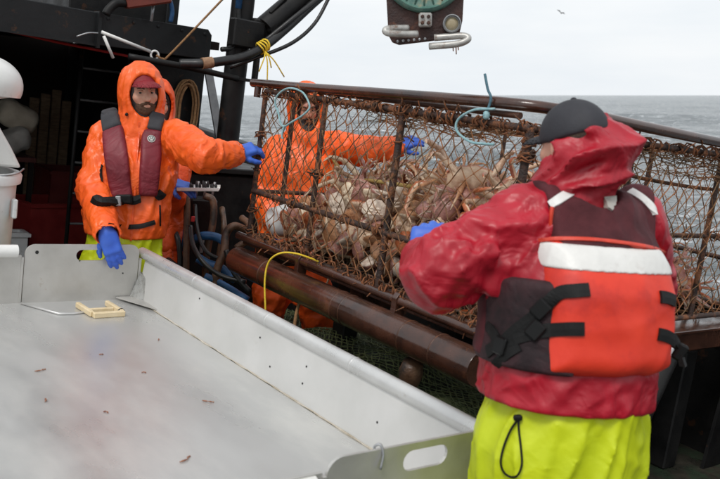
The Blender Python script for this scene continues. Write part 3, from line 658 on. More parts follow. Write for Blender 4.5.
# ------------------------------------------------------------------ launcher
la = empty('pot_launcher'); tag(la, 'brown wet steel pot launcher with a long roller under the crab pot', 'launcher')
rl = G().lathe((2.50, 2.19, 0.775), (0, 1, 0), [(0, 0.058), (0.0, 0.0735), (0.006, 0.0765), (1.93, 0.0765), (1.936, 0.072), (1.936, 0.05)], 32).build('roller', m_rustdark, la, auto=40)
for u in (2.42, 2.62, 3.05, 3.12, 3.78): G().lathe((2.50, u, 0.775), (0, 1, 0), [(-0.004, 0.0767), (-0.002, 0.0785), (0.002, 0.0785), (0.004, 0.0767)], 32, cap=False).build('seam', m_rust, rl, smooth=True)
G().tube([(2.585, 2.24, 0.887), (2.585, 4.28, 0.887)], 0.024, 14).build('lip_bar', m_rustdark, la, auto=40)
G().box((2.63, 3.24, 0.855), (0.035, 1.0, 0.008)).build('lip_plate', m_rustdark, la)
for u in (2.80, 3.60):
    G().prism([(2.535, u, 0.70), (2.60, u, 0.70), (2.62, u, 0.86), (2.60, u, 0.918), (2.575, u, 0.925), (2.555, u, 0.90), (2.557, u, 0.85)], (0, 0.035, 0)).build('bracket', m_rustdark, la, bevel=0.004)
for u in (2.20, 3.20, 4.12):
    G().box((3.66, u, 0.80), (1.02, 0.05, 0.055), bev=0.008).build('cross_beam', m_rustdark, la)
    G().box((3.66, u, 0.863), (1.02, 0.085, 0.008), bev=0.003).build('flange', m_rustdark, la)
for v in (2.62, 3.6, 4.55): G().box((v, 3.2, 0.72), (0.04, 1.02, 0.04), bev=0.006).build('long_beam', m_black, la)
for u in (2.35, 4.05):
    for v in (3.3, 4.3): G().box((v, u, 0.34), (0.06, 0.06, 0.34), bev=0.008).build('post', m_black, la)
G().tube([(3.15, 2.0, 0.0), (3.75, 2.12, 0.74)], 0.05, 14).build('ram', m_black, la, auto=40)
G().tube([(3.48, 2.06, 0.41), (3.78, 2.125, 0.78)], 0.028, 12).build('ram_rod', m_galv, la, auto=40)
G().box((3.12, 1.97, 0.07), (0.14, 0.12, 0.07), bev=0.012).build('ram_foot', m_rustdark, la)
# rail that runs round the launcher above the pot
rr_ = [(2.60, 4.34, 1.778), (2.60, 3.8, 1.79), (2.60, 3.2, 1.808), (2.60, 2.55, 1.825), (2.63, 2.36, 1.83), (2.72, 2.25, 1.832), (2.9, 2.21, 1.83), (3.4, 2.2, 1.815), (4.0, 2.2, 1.80), (4.9, 2.2, 1.785)]
G().tube(smoothpath(rr_, 6), 0.0245, 16).build('guard_rail', m_rustdark, la, auto=50)
for p in ((2.60, 4.28, 1.70), ): G().tube([p, (p[0], p[1], 1.78)], 0.02, 12).build('rail_post', m_rustdark, la, auto=50)
G().tube([(2.66, 4.10, 1.775), (2.64, 2.32, 1.787)], 0.014, 12).build('inner_rail', m_rust, la, auto=50)

# ------------------------------------------------------------------ crab pot
V0, V1, U0, U1, Z0, Z1 = 2.60, 4.64, 2.22, 4.19, 0.905, 1.742
pot = empty('crab_pot'); tag(pot, 'big rusty steel crab pot covered in knotted netting and full of crabs', 'crab pot')
m_pot = mat('pot_frame', (0.018, 0.010, 0.008), (0.052, 0.023, 0.014), 0.6, scale=30, bump=0.9, bscale=140, c3=(0.19, 0.07, 0.026), c3at=0.56, c3scale=16, bdist=0.006)
m_net = mat('net_twine', (0.075, 0.042, 0.020), (0.18, 0.095, 0.042), 0.85, scale=9, c3=(0.24, 0.095, 0.035), c3at=0.52, c3scale=5)
m_lash = mat('rusty_twine', (0.13, 0.042, 0.016), (0.36, 0.13, 0.045), 0.85, scale=28, bump=0.6, bscale=220, bdist=0.003, c3=(0.05, 0.026, 0.015), c3at=0.53, c3scale=22)
def bar(a, b, r=0.0145): return G().tube([a, b], r, 10).build('frame_bar', m_pot, pot, auto=50)
for z in (Z0, Z1):
    for v in (V0, V1): bar((v, U0, z), (v, U1, z))
    for u in (U0, U1): bar((V0, u, z), (V1, u, z))
for u, v in ((U0, V0), (U0, V1), (U1, V0), (U1, V1), (3.60, V0), (2.985, V0), (3.60, V1), (2.985, V1), (U0, 4.06), (U0, 3.3), (U1, 2.80)): bar((v, u, Z0), (v, u, Z1))
for u, v in ((U0, V0), (2.985, V0)): G().tube([(v - .004, u, Z1 - 0.02), (v - .004, u, Z1 - 0.26 if u == U0 else Z0)], 0.0175, 12).build('frame_bar', m_pot, pot, auto=50)
bar((V0 - .006, U0, 1.168), (V0 - .006, U1, 1.168), 0.0155); bar((V1, U0, 1.168), (V1, U1, 1.168), 0.0135)
bar((V0, U0, 1.33), (V1, U0, 1.33), 0.012); bar((V0, U1, 1.168), (V1, U1, 1.168), 0.012)
bar((3.3, U0, Z1), (3.3, U1, Z1), 0.013); bar((3.9, U0, Z1), (3.9, U1, Z1), 0.013); bar((3.3, U0, Z0), (3.3, U1, Z0)); bar((3.9, U0, Z0), (3.9, U1, Z0))

def net(o, e1, e2, W, H, cw, ch, nrmv, bulge=0.03, seed=0, r=0.0016, name='netting', parent=None, m=None, hf=None, skip=0.02):
    rs = random.Random(seed); o, e1, e2, nv = Vector(o), Vector(e1), Vector(e2), Vector(nrmv)
    nx, ny = max(2, round(W / cw)), max(2, round(H / (ch / 2))); P = {}
    for j in range(ny + 1):
        for i in range(nx + 1):
            x = (i + (0.5 if j % 2 else 0)) / nx; y = j / ny
            if x > 1.0001: continue
            edge = 0 if (i in (0, nx) or j in (0, ny)) else 1
            s = math.sin(math.pi * min(1, x)) * math.sin(math.pi * y)
            jx = rs.gauss(0, 0.11) * cw * edge; jy = rs.gauss(0, 0.10) * ch * edge
            warp = 0.5 * cw * math.sin(y * 5 + seed) * s
            h = bulge * s + rs.gauss(0, 0.004) * edge
            q = o + e1 * (x * W + jx + warp) + e2 * (y * H + jy - 0.012 * s) + nv * h
            if hf: q = hf(q)
            P[i, j] = q
    g = G()
    def seg(a, b):
        d = b - a
        if d.length < 1e-4: return
        t = d.normalized(); p = t.orthogonal().normalized(); k = t.cross(p); rr = r * rs.uniform(0.8, 1.35)
        m_ = (a + b) / 2 + nv * rs.gauss(0, 0.002) + e2 * (-0.02 * d.length)
        ring = [(p * math.cos(w) + k * math.sin(w)) * rr for w in (0, 2.094, 4.189)]
        g.add([a + c for c in ring] + [m_ + c for c in ring] + [b + c for c in ring], [(0, 1, 4, 3), (1, 2, 5, 4), (2, 0, 3, 5), (3, 4, 7, 6), (4, 5, 8, 7), (5, 3, 6, 8)])
    for (i, j), a in P.items():
        if j < ny:
            for di in ((0, 1) if j % 2 else (-1, 0)):
                b = P.get((i + di, j + 1))
                if b is not None and rs.random() > skip: seg(a, b)
        k = r * 2.3
        g.add([a + Vector(c) * k for c in ((1, 0, 0), (-1, 0, 0), (0, 1, 0), (0, -1, 0), (0, 0, 1), (0, 0, -1))], [(0, 2, 4), (2, 1, 4), (1, 3, 4), (3, 0, 4), (2, 0, 5), (1, 2, 5), (3, 1, 5), (0, 3, 5)])
    ob = g.build(name, m or m_net, parent); return ob
W, H, Dp = U1 - U0, Z1 - Z0, V1 - V0
ob = net((V0, U1, Z0), (0, -1, 0), (0, 0, 1), W, H, 0.070, 0.084, (-1, 0, 0), 0.028, 1, 0.0025, parent=pot)
net((V0, U0, Z0), (1, 0, 0), (0, 0, 1), Dp, H, 0.085, 0.098, (0, -1, 0), 0.035, 2, 0.0026, parent=pot)
net((V0, U1, Z0), (1, 0, 0), (0, 0, 1), Dp, H, 0.085, 0.098, (0, 1, 0), 0.03, 3, 0.0019, parent=pot)
net((V1, U1, Z0), (0, -1, 0), (0, 0, 1), W, H, 0.085, 0.098, (1, 0, 0), 0.03, 4, 0.0019, parent=pot)
net((V0, U1, Z1), (1, 0, 0), (0, -1, 0), Dp, W, 0.085, 0.10, (0, 0, -1), 0.05, 5, 0.0019, parent=pot)
net((V0, U1, Z0), (1, 0, 0), (0, -1, 0), Dp, W, 0.10, 0.11, (0, 0, -1), 0.02, 6, 0.0019, parent=pot)
# netting gathered under the top bar of the end face
g = G(); rs = random.Random(4)
for k in range(46):
    z = Z1 - 0.03 - rs.random() ** 1.3 * 0.10; a = rs.uniform(2.7, 3.9); b = a + rs.uniform(0.25, 0.7); n = 7
    g.tube([(a + (b - a) * i / n, U0 - 0.012 + rs.gauss(0, 0.006), z + 0.012 * math.sin(i * 1.3 + k) + rs.gauss(0, 0.004)) for i in range(n + 1)], 0.0024, 4)
for k in range(40):
    u = rs.uniform(U0 + 0.05, 3.0); z = Z1 - 0.02 - rs.random() * 0.06; n = 5; b = u + rs.uniform(0.15, 0.35)
    g.tube([(V0 + 0.02 + rs.gauss(0, 0.006), u + (b - u) * i / n, z + 0.01 * math.sin(i * 1.5 + k)) for i in range(n + 1)], 0.0022, 4)
gn = g.build('gathered_netting', m_net, pot)
# lashings: short coils of rusty twine round the bars, shared meshes
def coilmesh(seed, turns, pitch, R, r=0.0034):
    rs = random.Random(seed); pts = []
    n = int(turns * 8)
    for k in range(n + 1):
        w = k / 8 * 2 * math.pi; pts.append(((k / n - 0.5) * pitch * turns + rs.gauss(0, 0.006), R * (0.92 + rs.uniform(0, .55)) * math.cos(w), R * (0.92 + rs.uniform(0, .55)) * math.sin(w)))
    pts += [(pts[-1][0] + rs.uniform(-.01, .014), 0.01, -R * 1.7), (pts[-1][0] + rs.uniform(-.02, .02), 0.016, -R * rs.uniform(2.2, 3.2))]; g = G(); g.tube(pts, r, 5); return mesh_from('lashing', g.v, g.f, True)
LM = [coilmesh(k, t, p, 0.021) for k, (t, p) in enumerate(((2.5, 0.009), (3.5, 0.010), (1.3, 0.02), (4.2, 0.008), (2.2, 0.024), (5.0, 0.007), (1.5, 0.012)))]
for me in LM: me.materials.append(m_lash)
def lash(a, b, n, seed, jit=0.3, skipends=0.03):
    rs = random.Random(seed); a, b = Vector(a), Vector(b); d = (b - a); q = Vector((1, 0, 0)).rotation_difference(d.normalized()).to_matrix().to_4x4()
    for k in range(n):
        t = (k + 0.5 + rs.uniform(-jit, jit)) / n
        o = new('lashing', rs.choice(LM), None, pot); s = rs.uniform(0.8, 1.3)
        o.matrix_local = Matrix.Translation(a + d * t) @ q @ Matrix.Rotation(rs.uniform(0, 6.28), 4, 'X') @ Matrix.Diagonal((s, s, s, 1))
lash((V0, U1, Z1), (V0, U0, Z1), 25, 1, .48); lash((V0, U1, Z0), (V0, U0, Z0), 24, 2, .48); lash((V0, U0, Z1), (V1, U0, Z1), 22, 3)
lash((V0, U1, Z0), (V0, U1, Z1), 6, 4, .5); lash((V0, U0, 1.45), (V0, U0, Z1), 3, 5, .5); lash((V0, U1, 1.168), (V0, U0, 1.168), 6, 6); lash((V0, U0, 1.33), (V1, U0, 1.33), 10, 7)
lash((V0, 3.60, Z0), (V0, 3.60, Z1), 2, 8, .5); lash((V0, 2.985, Z0), (V0, 2.985, Z1), 2, 9, .5); lash((V1, U0, Z1), (V1, U1, Z1), 8, 10); lash((3.3, U1, Z1), (3.3, U0, Z1), 8, 11)
lash((V0, U1, Z1), (V1, U1, Z1), 10, 12)
# loops of twine hanging off the lower bar
rs = random.Random(12)
for k in range(16):
    u = 3.95 - k * 0.10 + rs.uniform(-.03, .03); R = rs.uniform(0.02, 0.04); g = G()
    g.tube([(V0 - 0.022 - 0.01 * math.sin(w), u + R * math.cos(w) * 0.7, Z0 + 0.02 + R * math.sin(w) + 0.006 * math.sin(3 * w)) for w in [i * 2 * math.pi / 14 for i in range(11 + k % 4)]], 0.0045, 5)
    g.build('twine_loop', m_lash, pot, smooth=True)
# ropes on the pot
def rope(pts, r, m, name, label, parent=None, k=7):
    o = G().tube(smoothpath(pts, k), r, 8).build(name, m, parent, smooth=True)
    if parent is None: tag(o, label, 'rope')
    return o
o = rope([(2.575, 3.97, 1.60), (2.56, 4.02, 1.70), (2.565, 3.93, 1.77), (2.565, 3.78, 1.765), (2.57, 3.70, 1.70), (2.56, 3.72, 1.655), (2.56, 3.83, 1.60), (2.56, 3.92, 1.57), (2.56, 3.99, 1.66)], 0.0054, m_ropeblue, 'bridle_rope', 'pale blue rope loop tied near the far corner of the pot')
rope([(2.56, 3.90, 1.575), (2.555, 3.905, 1.52), (2.56, 3.90, 1.50)], 0.0054, m_ropeblue, 'rope_end', None, o)
o = rope([(2.57, 2.40, 1.80), (2.555, 2.50, 1.785), (2.56, 2.585, 1.74), (2.56, 2.585, 1.69), (2.56, 2.50, 1.655), (2.56, 2.42, 1.655), (2.555, 2.36, 1.66)], 0.0054, m_ropeblue, 'bridle_rope', 'pale blue rope loop with an upright tail knotted on the pot rail')
rope([(2.57, 2.44, 1.78), (2.57, 2.43, 1.84), (2.57, 2.455, 1.875), (2.57, 2.485, 1.935)], 0.0055, mat('teal_rope', (0.04, 0.10, 0.14), (0.10, 0.20, 0.24), 0.8, scale=60), 'rope_end', None, o)
G().lathe((2.57, 2.44, 1.77), (0.2, 0.3, 1), [(-0.016, 0.006), (-0.010, 0.014), (-0.004, 0.013), (0.0, 0.017), (0.006, 0.013), (0.012, 0.014), (0.018, 0.006)], 12).build('knot', m_ropeblue, o, smooth=True)
rope([(2.42, 3.60, 0.40), (2.40, 3.62, 0.62), (2.40, 3.66, 0.77), (2.41, 3.66, 0.87), (2.43, 3.60, 0.93), (2.48, 3.54, 0.945), (2.55, 3.49, 0.93), (2.62, 3.47, 0.905)], 0.0052, m_ropeyel, 'yellow_line', 'bright yellow rope looping from the roller down to the deck')
rope([(2.47, 3.40, 0.40), (2.47, 3.44, 0.58), (2.50, 3.47, 0.69), (2.53, 3.46, 0.75)], 0.009, m_ropebrown, 'rope', 'short twisted tan rope hanging under the roller')
rope([(3.00, 4.02, 1.42), (2.95, 3.92, 1.395), (2.9, 3.75, 1.35), (2.85, 3.55, 1.35), (2.8, 3.3, 1.37), (2.8, 3.05, 1.385)], 0.010, mat('ochre_rope', (0.30, 0.19, 0.05), (0.45, 0.32, 0.10), 0.85, scale=60, bump=0.6, bscale=200), 'pot_line', 'ochre rope slung across the inside of the crab pot')
rope([(3.1, 2.25, 1.62), (3.5, 2.27, 1.585), (4.0, 2.25, 1.565), (4.6, 2.3, 1.57)], 0.009, m_lash, 'orange_line', 'rusty orange rope strung across the end of the crab pot')
# white bait jar inside the pot
bj = empty('bait_jar'); bj.matrix_world = MB @ Matrix.Translation((2.76, 4.06, 1.03)) @ Matrix.Rotation(1.1, 4, 'X') @ Matrix.Rotation(0.5, 4, 'Y'); tag(bj, 'dirty white plastic bait jar among the crabs at the pot corner', 'jar')
G().lathe((0, 0, 0), (0, 0, 1), [(-0.11, 0.04), (-0.10, 0.075), (-0.08, 0.088), (0.05, 0.088), (0.08, 0.075), (0.09, 0.06)], 28).build('body', m_plastic, bj, auto=50)
G().lathe((0, 0, 0), (0, 0, 1), [(0.088, 0.066), (0.088, 0.069), (0.125, 0.069), (0.13, 0.06)], 28).build('lid', m_plastic, bj, auto=50)

# ------------------------------------------------------------------ crabs
def crab_mat(name, top, top2, under):
    m = bpy.data.materials.new(name); m.use_nodes = True; t = m.node_tree; N = t.nodes; K = t.links.new; bs = N['Principled BSDF']
    ge = N.new('ShaderNodeNewGeometry'); vt = N.new('ShaderNodeVectorTransform'); vt.vector_type = 'NORMAL'; vt.convert_from = 'WORLD'; vt.convert_to = 'OBJECT'
    K(ge.outputs['Normal'], vt.inputs['Vector']); sx = N.new('ShaderNodeSeparateXYZ'); K(vt.outputs['Vector'], sx.inputs['Vector'])
    tc = N.new('ShaderNodeTexCoord'); oi = N.new('ShaderNodeObjectInfo')
    ad = N.new('ShaderNodeVectorMath'); ad.operation = 'ADD'; K(tc.outputs['Object'], ad.inputs[0]); K(oi.outputs['Location'], ad.inputs[1])
    no = N.new('ShaderNodeTexNoise'); no.inputs['Scale'].default_value = 24; no.inputs['Detail'].default_value = 8; no.inputs['Roughness'].default_value = 0.7; K(ad.outputs['Vector'], no.inputs['Vector'])
    rp = N.new('ShaderNodeValToRGB'); e = rp.color_ramp.elements; e[0].position = .35; e[1].position = .65; e[0].color = (*top, 1); e[1].color = (*top2, 1); K(no.outputs['Fac'], rp.inputs['Fac'])
    mr = N.new('ShaderNodeMapRange'); mr.inputs['From Min'].default_value = -0.25; mr.inputs['From Max'].default_value = 0.15; K(sx.outputs['Z'], mr.inputs['Value'])
    mx = N.new('ShaderNodeMix'); mx.data_type = 'RGBA'; ru = N.new('ShaderNodeValToRGB'); eu = ru.color_ramp.elements; eu[0].position = .38; eu[1].position = .60; eu[0].color = (*[a * .45 + b * .3 for a, b in zip(under, top2)], 1); eu[1].color = (*under, 1); K(no.outputs['Fac'], ru.inputs['Fac']); K(ru.outputs['Color'], mx.inputs['A']); K(mr.outputs['Result'], mx.inputs['Factor']); K(rp.outputs['Color'], mx.inputs['B'])
    K(mx.outputs['Result'], bs.inputs['Base Color']); bs.inputs['Roughness'].default_value = 0.32
    bp = N.new('ShaderNodeBump'); bp.inputs['Strength'].default_value = 0.5; bp.inputs['Distance'].default_value = 0.004
    n2 = N.new('ShaderNodeTexNoise'); n2.inputs['Scale'].default_value = 110; K(tc.outputs['Object'], n2.inputs['Vector']); K(n2.outputs['Fac'], bp.inputs['Height']); K(bp.outputs['Normal'], bs.inputs['Normal'])
    return m
CM = [crab_mat('crab_tan', (0.24, 0.09, 0.038), (0.55, 0.28, 0.135), (0.82, 0.68, 0.50)), crab_mat('crab_rust', (0.25, 0.05, 0.018), (0.52, 0.155, 0.055), (0.80, 0.60, 0.42)),
      crab_mat('crab_mauve', (0.20, 0.07, 0.055), (0.46, 0.22, 0.17), (0.84, 0.72, 0.58))]
CM.append(crab_mat('crab_pale', (0.52, 0.33, 0.26), (0.76, 0.62, 0.50), (0.88, 0.80, 0.68)))
def carapace(seed):
    """rounded heart-shaped shell, wider at the back, spiny rim, flat pale belly with a flap"""
    rs = random.Random(seed); n = 22; V = []; F = []
    def R(w):
        s = math.sin(w); r = 0.084 * (1 + 0.06 * math.cos(2 * w)) * (1 - 0.16 * max(0, s) ** 2)
        if s > 0.93: r *= 1.10
        return r * (1 + 0.035 * (-1) ** int(round(w * n / 6.283)) )
    lev = ((0.12, 0.036), (0.55, 0.033), (0.86, 0.020), (1.0, 0.002), (0.93, -0.014), (0.62, -0.023), (0.15, -0.026))
    for f, z in lev:
        for k in range(n):
            w = 2 * math.pi * k / n; r = R(w) * f
            V.append((r * math.cos(w), r * math.sin(w), z + (0.0035 * math.sin(5 * w + seed) * math.sin(3 * f * 3) if z > 0.01 else 0) + rs.gauss(0, 0.0006)))
    for i in range(len(lev) - 1):
        for k in range(n): F.append((i * n + k, (i + 1) * n + k, (i + 1) * n + (k + 1) % n, i * n + (k + 1) % n))
    F.append(tuple(range(n))); F.append(tuple((len(lev) - 1) * n + k for k in range(n))[::-1])
    for k in range(4):                             # breast plates and tail flap
        for s in ((-1, 1) if k < 3 else (0,)):
            x, y, hx, hy = (s * 0.026, 0.030 - k * 0.021, 0.019, 0.0085) if s else (0, -0.022, 0.014, 0.030); b0 = len(V)
            V += [(x - hx, y - hy, -.024), (x + hx, y - hy * .8 - .004 * s, -.024), (x + hx, y + hy, -.024), (x - hx, y + hy * .8, -.024), (x - hx * .8, y - hy * .7, -.0305), (x + hx * .8, y - hy * .6, -.0305), (x + hx * .8, y + hy * .7, -.0305), (x - hx * .8, y + hy * .6, -.0305)]
            F += [(b0 + 7, b0 + 6, b0 + 5, b0 + 4), (b0, b0 + 4, b0 + 5, b0 + 1), (b0 + 1, b0 + 5, b0 + 6, b0 + 2), (b0 + 2, b0 + 6, b0 + 7, b0 + 3), (b0 + 3, b0 + 7, b0 + 4, b0)]
    b = len(V)
    for s in (-1, 1):                              # eye stalks
        x = s * 0.012; base = len(V)
        for z, y, r in ((0.004, 0.066, .004), (0.010, 0.080, .0045), (0.013, 0.084, .0015)):
            for k in range(5): w = k * 1.2566; V.append((x + r * math.cos(w), y, z + r * math.sin(w)))
        for i in range(2):
            for k in range(5): F.append((base + i * 5 + k, base + i * 5 + (k + 1) % 5, base + i * 5 + 5 + (k + 1) % 5, base + i * 5 + 5 + k))
    return mesh_from('crab_body', V, F, True)
def legmesh(seed):
    rs = random.Random(seed); a1 = rs.uniform(0.15, 0.75); a2 = a1 - rs.uniform(0.7, 2.0); a3 = a2 - rs.uniform(0.2, 0.8); sw = rs.uniform(-.3, .3)
    L_ = (0.012, 0.082, 0.024, 0.070, 0.052); A_ = (0.1, a1, (a1 + a2) / 2, a2, a3); p = Vector((0, 0, 0)); pts = [p.copy()]; y = 0
    for l, a in zip(L_, A_):
        p = p + Vector((math.cos(a) * l, math.sin(sw) * l * 0.5, math.sin(a) * l)); pts.append(p.copy())
    prof = []
    R_ = (0.0095, 0.0118, 0.0128, 0.0105, 0.0075, 0.0012)
    out = []; rad = []
    for i in range(5):
        for t in (0.0, 0.5):
            out.append(pts[i].lerp(pts[i + 1], t)); rad.append((R_[i] + (R_[i + 1] - R_[i]) * t) * (0.70 if t == 0 and i > 0 else 1.08))
    out.append(pts[5]); rad.append(R_[5]); g = G(); g.tube(out, rad, 6)
    return mesh_from('crab_leg', g.v, g.f, True)
def clawmesh(seed):
    rs = random.Random(seed); g = G(); b = rs.uniform(-0.3, 0.6)
    p1 = Vector((0.05, 0.02, 0.012)); p2 = p1 + Vector((0.015, 0.038, 0.0)); p3 = p2 + Vector((-0.012 + .02 * b, 0.045, -0.008))
    g.tube([(0, 0, 0), p1 * 0.5, p1, p2, p2.lerp(p3, .45), p3], [.008, .0095, .0095, .009, .0145, .010], 7)
    g.tube([p3, p3 + Vector((0.004, 0.022, 0)), p3 + Vector((-0.004, 0.042, -.002))], [.0075, .006, .001], 6)
    g.tube([p3 + Vector((-0.012, -.004, 0)), p3 + Vector((-0.016, 0.018, 0)), p3 + Vector((-0.008, 0.036, -.002))], [.006, .005, .001], 6)
    return mesh_from('crab_claw', g.v, g.f, True)
CB = [carapace(k) for k in range(3)]; CL = [legmesh(k) for k in range(9)]; CC = [clawmesh(k) for k in range(3)]
variants = {}
def vmesh(me, k):
    if (me.name, k) not in variants:
        c = me.copy(); c.materials.clear(); c.materials.append(CM[k]); variants[me.name, k] = c
    return variants[me.name, k]
def limb_frames(rs):
    fr = []
    for s in (1, -1):
        for k, a in enumerate((48, 16, -16, -46)):
            w = math.radians(a + rs.uniform(-14, 14)); 
            R_ = Matrix.Rotation(w if s > 0 else math.pi - w, 4, 'Z'); p = Vector((s * 0.062 * math.cos(w), 0.062 * math.sin(w) - 0.008, -0.006))
            fr.append(('leg', Matrix.Translation(p) @ R_ @ Matrix.Rotation(rs.uniform(-.35, .35), 4, 'Y') @ Matrix.Rotation(rs.uniform(-.5, .5), 4, 'X') @ Matrix.Scale((1.08, 1.12, 1.0, 0.82)[k], 4)))
        fr.append(('claw', Matrix.Translation((s * 0.040, 0.052, -0.004)) @ Matrix.Rotation(rs.uniform(-.4, .2) * s, 4, 'Z') @ Matrix.Diagonal((s, 1, 1, 1))))
    return fr
def add_crab(Mx, rs, label, group, cat='crab', mi=None, name='snow_crab'):
    k = rs.randrange(3) if mi is None else mi
    c = new(name, vmesh(rs.choice(CB), k)); c.matrix_world = MB @ Mx; tag(c, label, cat, group)
    for nm, fm in limb_frames(rs):
        o = new(nm, vmesh(rs.choice(CL if nm == 'leg' else CC), k), None, c); o.matrix_local = fm
    return c
def hp(u, v):
    t = np.interp(u, [2.3, 2.6, 3.0, 3.5, 3.75, 4.0, 4.2], [1.35, 1.36, 1.33, 1.26, 1.21, 1.10, 1.03])
    return t + 0.05 * math.sin(u * 5.1 + v * 3) + 0.03 * math.sin(v * 9 + u) - max(0, v - 3.5) * 0.25
rs = random.Random(21)
def rrot(rs, flat=0.9):
    return Matrix.Rotation(rs.uniform(0, 6.283), 4, 'Z') @ Matrix.Rotation(rs.gauss(0, flat), 4, 'X') @ Matrix.Rotation(rs.gauss(0, flat * .6), 4, 'Y')
LAB, GRP = 'brown snow crab with tangled legs heaped in the netted pot', 'crabs heaped in the pot'
cn = 0
def facing_out(rs, d, sp):
    q = Vector((0, 0, 1)).rotation_difference(Vector(d).normalized()).to_matrix().to_4x4()
    return Matrix.Rotation(rs.gauss(0, sp), 4, 'X') @ Matrix.Rotation(rs.gauss(0, sp), 4, 'Y') @ q @ Matrix.Rotation(rs.uniform(0, 6.283), 4, 'Z')
spots = []
for k in range(283):
    if k < 84: kind_ = 'front'
    elif k < 190: kind_ = 'top'
    else: kind_ = 'fill'
    for _ in range(40):                             # keep the outermost shells apart
        u = rs.uniform(2.36, 4.04)
        if kind_ == 'front': v = rs.uniform(2.72, 2.80); z = rs.uniform(0.98, hp(u, v) - 0.01)
        elif kind_ == 'top': v = rs.uniform(2.78, 3.9); z = hp(u, v) + rs.uniform(-0.01, 0.05)
        else: v = rs.uniform(2.82, 3.6); z = rs.uniform(0.97, hp(u, v) - 0.03)
        if kind_ == 'fill' or all((v - a) ** 2 + (u - b) ** 2 + (z - c) ** 2 > 0.0110 for a, b, c in spots): break
    if kind_ != 'fill': spots.append((v, u, z))
    s = rs.uniform(0.66, 0.98) if kind_ != 'fill' else rs.uniform(0.7, 1.05)
    flip = Matrix.Rotation(math.pi, 4, 'X') if rs.random() < 0.27 else Matrix.Identity(4)
    rot = rrot(rs) if k % 2 else facing_out(rs, (-0.85, -0.25, 0.45), 0.70) if kind_ == 'front' else facing_out(rs, (-0.30, -0.20, 0.9), 0.65) if kind_ == 'top' else rrot(rs)
    Mx = Matrix.Translation((v, u, z)) @ rot @ flip @ Matrix.Scale(s, 4); mi = rs.randrange(3)
    up = ((MB @ Mx).to_3x3() @ Vector((0, 0, 1))).z > 0
    lab = '%s crab lying %s %s' % (('tan brown', 'rust red', 'mauve brown')[mi], 'back up' if up else 'belly up', {'front': 'against the front netting of the pot', 'top': 'on top of the heap in the pot', 'fill': 'under others in the pot heap'}[kind_])
    c_ = add_crab(Mx, rs, lab, GRP, mi=mi)
    if kind_ == 'front':                            # legs fold back from the netting
        for ch in c_.children: ch.matrix_local = ch.matrix_local @ Matrix.Scale(1.15, 4)
# larger crabs thrown on top
for (v, u, z, rx, ry, rz, s, mi, lab) in ((2.84, 2.70, 1.44, -1.0, 0.2, -0.65, 1.55, 3, 'largest pale crab lying belly outward on top of the heap'),
                                          (2.82, 2.50, 1.42, -1.25, -0.5, -0.2, 1.25, 3, 'pale crab reared against the pot corner post'),
                                          (2.86, 2.86, 1.36, 0.5, 0.3, 0.9, 1.2, 2, 'mauve crab wedged beside the pale belly outward crab'),
                                          (2.95, 3.55, 1.33, 0.5, 0.2, 2.2, 1.3, 2, 'mauve backed crab sitting on the crest of the heap')):
    add_crab(Matrix.Translation((v, u, z)) @ Matrix.Rotation(rz, 4, 'Z') @ Matrix.Rotation(rx, 4, 'X') @ Matrix.Rotation(ry, 4, 'Y') @ Matrix.Scale(s, 4), rs, lab, GRP)
# the rest of the heap, beneath and behind, as one mass
def mesh_np(me):
    v = np.zeros(len(me.vertices) * 3); me.vertices.foreach_get('co', v); return v.reshape(-1, 3), [tuple(p.vertices) for p in me.polygons]
def heap(n, name, place, mi, label):
    g = G(); src = {m_.name: mesh_np(m_) for m_ in CB + CL + CC}
    for k in range(n):
        Mx = place(rs)
        for nm, me, fm in [('b', rs.choice(CB), Matrix.Identity(4))] + [(a, rs.choice(CL if a == 'leg' else CC), b) for a, b in limb_frames(rs)]:
            v, f = src[me.name]; T = np.array(Mx @ fm); g.add((v @ T[:3, :3].T + T[:3, 3]).tolist(), f)
    me = mesh_from(name, g.v, g.f, True); o = new(name, me, CM[mi], None, True); tag(o, label, 'crabs', kind='stuff')
def pl(rs):
    u = rs.uniform(2.36, 4.08); v = rs.uniform(2.80, 4.3); z = rs.uniform(0.95, max(1.0, hp(u, v) - 0.06))
    return Matrix.Translation((v, u, z)) @ rrot(rs, 1.2) @ Matrix.Scale(rs.uniform(.7, 1.05), 4)
heap(150, 'crab_heap', pl, 1, 'deeper mass of crabs filling the bottom of the pot'); heap(150, 'crab_heap', pl, 2, 'deeper mass of crabs filling the bottom of the pot')

# ------------------------------------------------------------------ net heap on the deck below the launcher
m_gnet = mat('green_net', (0.05, 0.075, 0.03), (0.13, 0.15, 0.06), 0.8, scale=12)
nh = empty('net_heap'); tag(nh, 'heap of old green netting on the deck under the launcher', 'netting')
def hump(q): return Vector((q.x, q.y, 0.14 + 0.16 * math.exp(-((q.x - 3.2) / 0.5) ** 2 - ((q.y - 3.7) / 0.9) ** 2) + 0.03 * math.sin(q.x * 9 + q.y * 4) + 0.025 * math.sin(q.y * 11)))
net((2.3, 2.6, 0), (1, 0, 0), (0, 1, 0), 1.7, 2.5, 0.045, 0.06, (0, 0, 1), 0.0, 8, 0.0030, 'netting', nh, m_gnet, hump)
net((2.31, 2.62, 0), (1, 0, 0), (0, 1, 0), 1.7, 2.5, 0.05, 0.055, (0, 0, 1), 0.0, 9, 0.0026, 'netting', nh, m_gnet, lambda q: hump(q) - Vector((0, 0, 0.015)))
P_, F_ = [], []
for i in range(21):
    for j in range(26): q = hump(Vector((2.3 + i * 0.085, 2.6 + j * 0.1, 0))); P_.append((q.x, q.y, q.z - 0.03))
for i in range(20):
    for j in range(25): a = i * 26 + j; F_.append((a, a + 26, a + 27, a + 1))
new('bundle', mesh_from('bundle', P_, F_, True), mat('net_dark', (0.012, 0.014, 0.009), (0.03, 0.034, 0.02), 0.8, scale=20), nh)
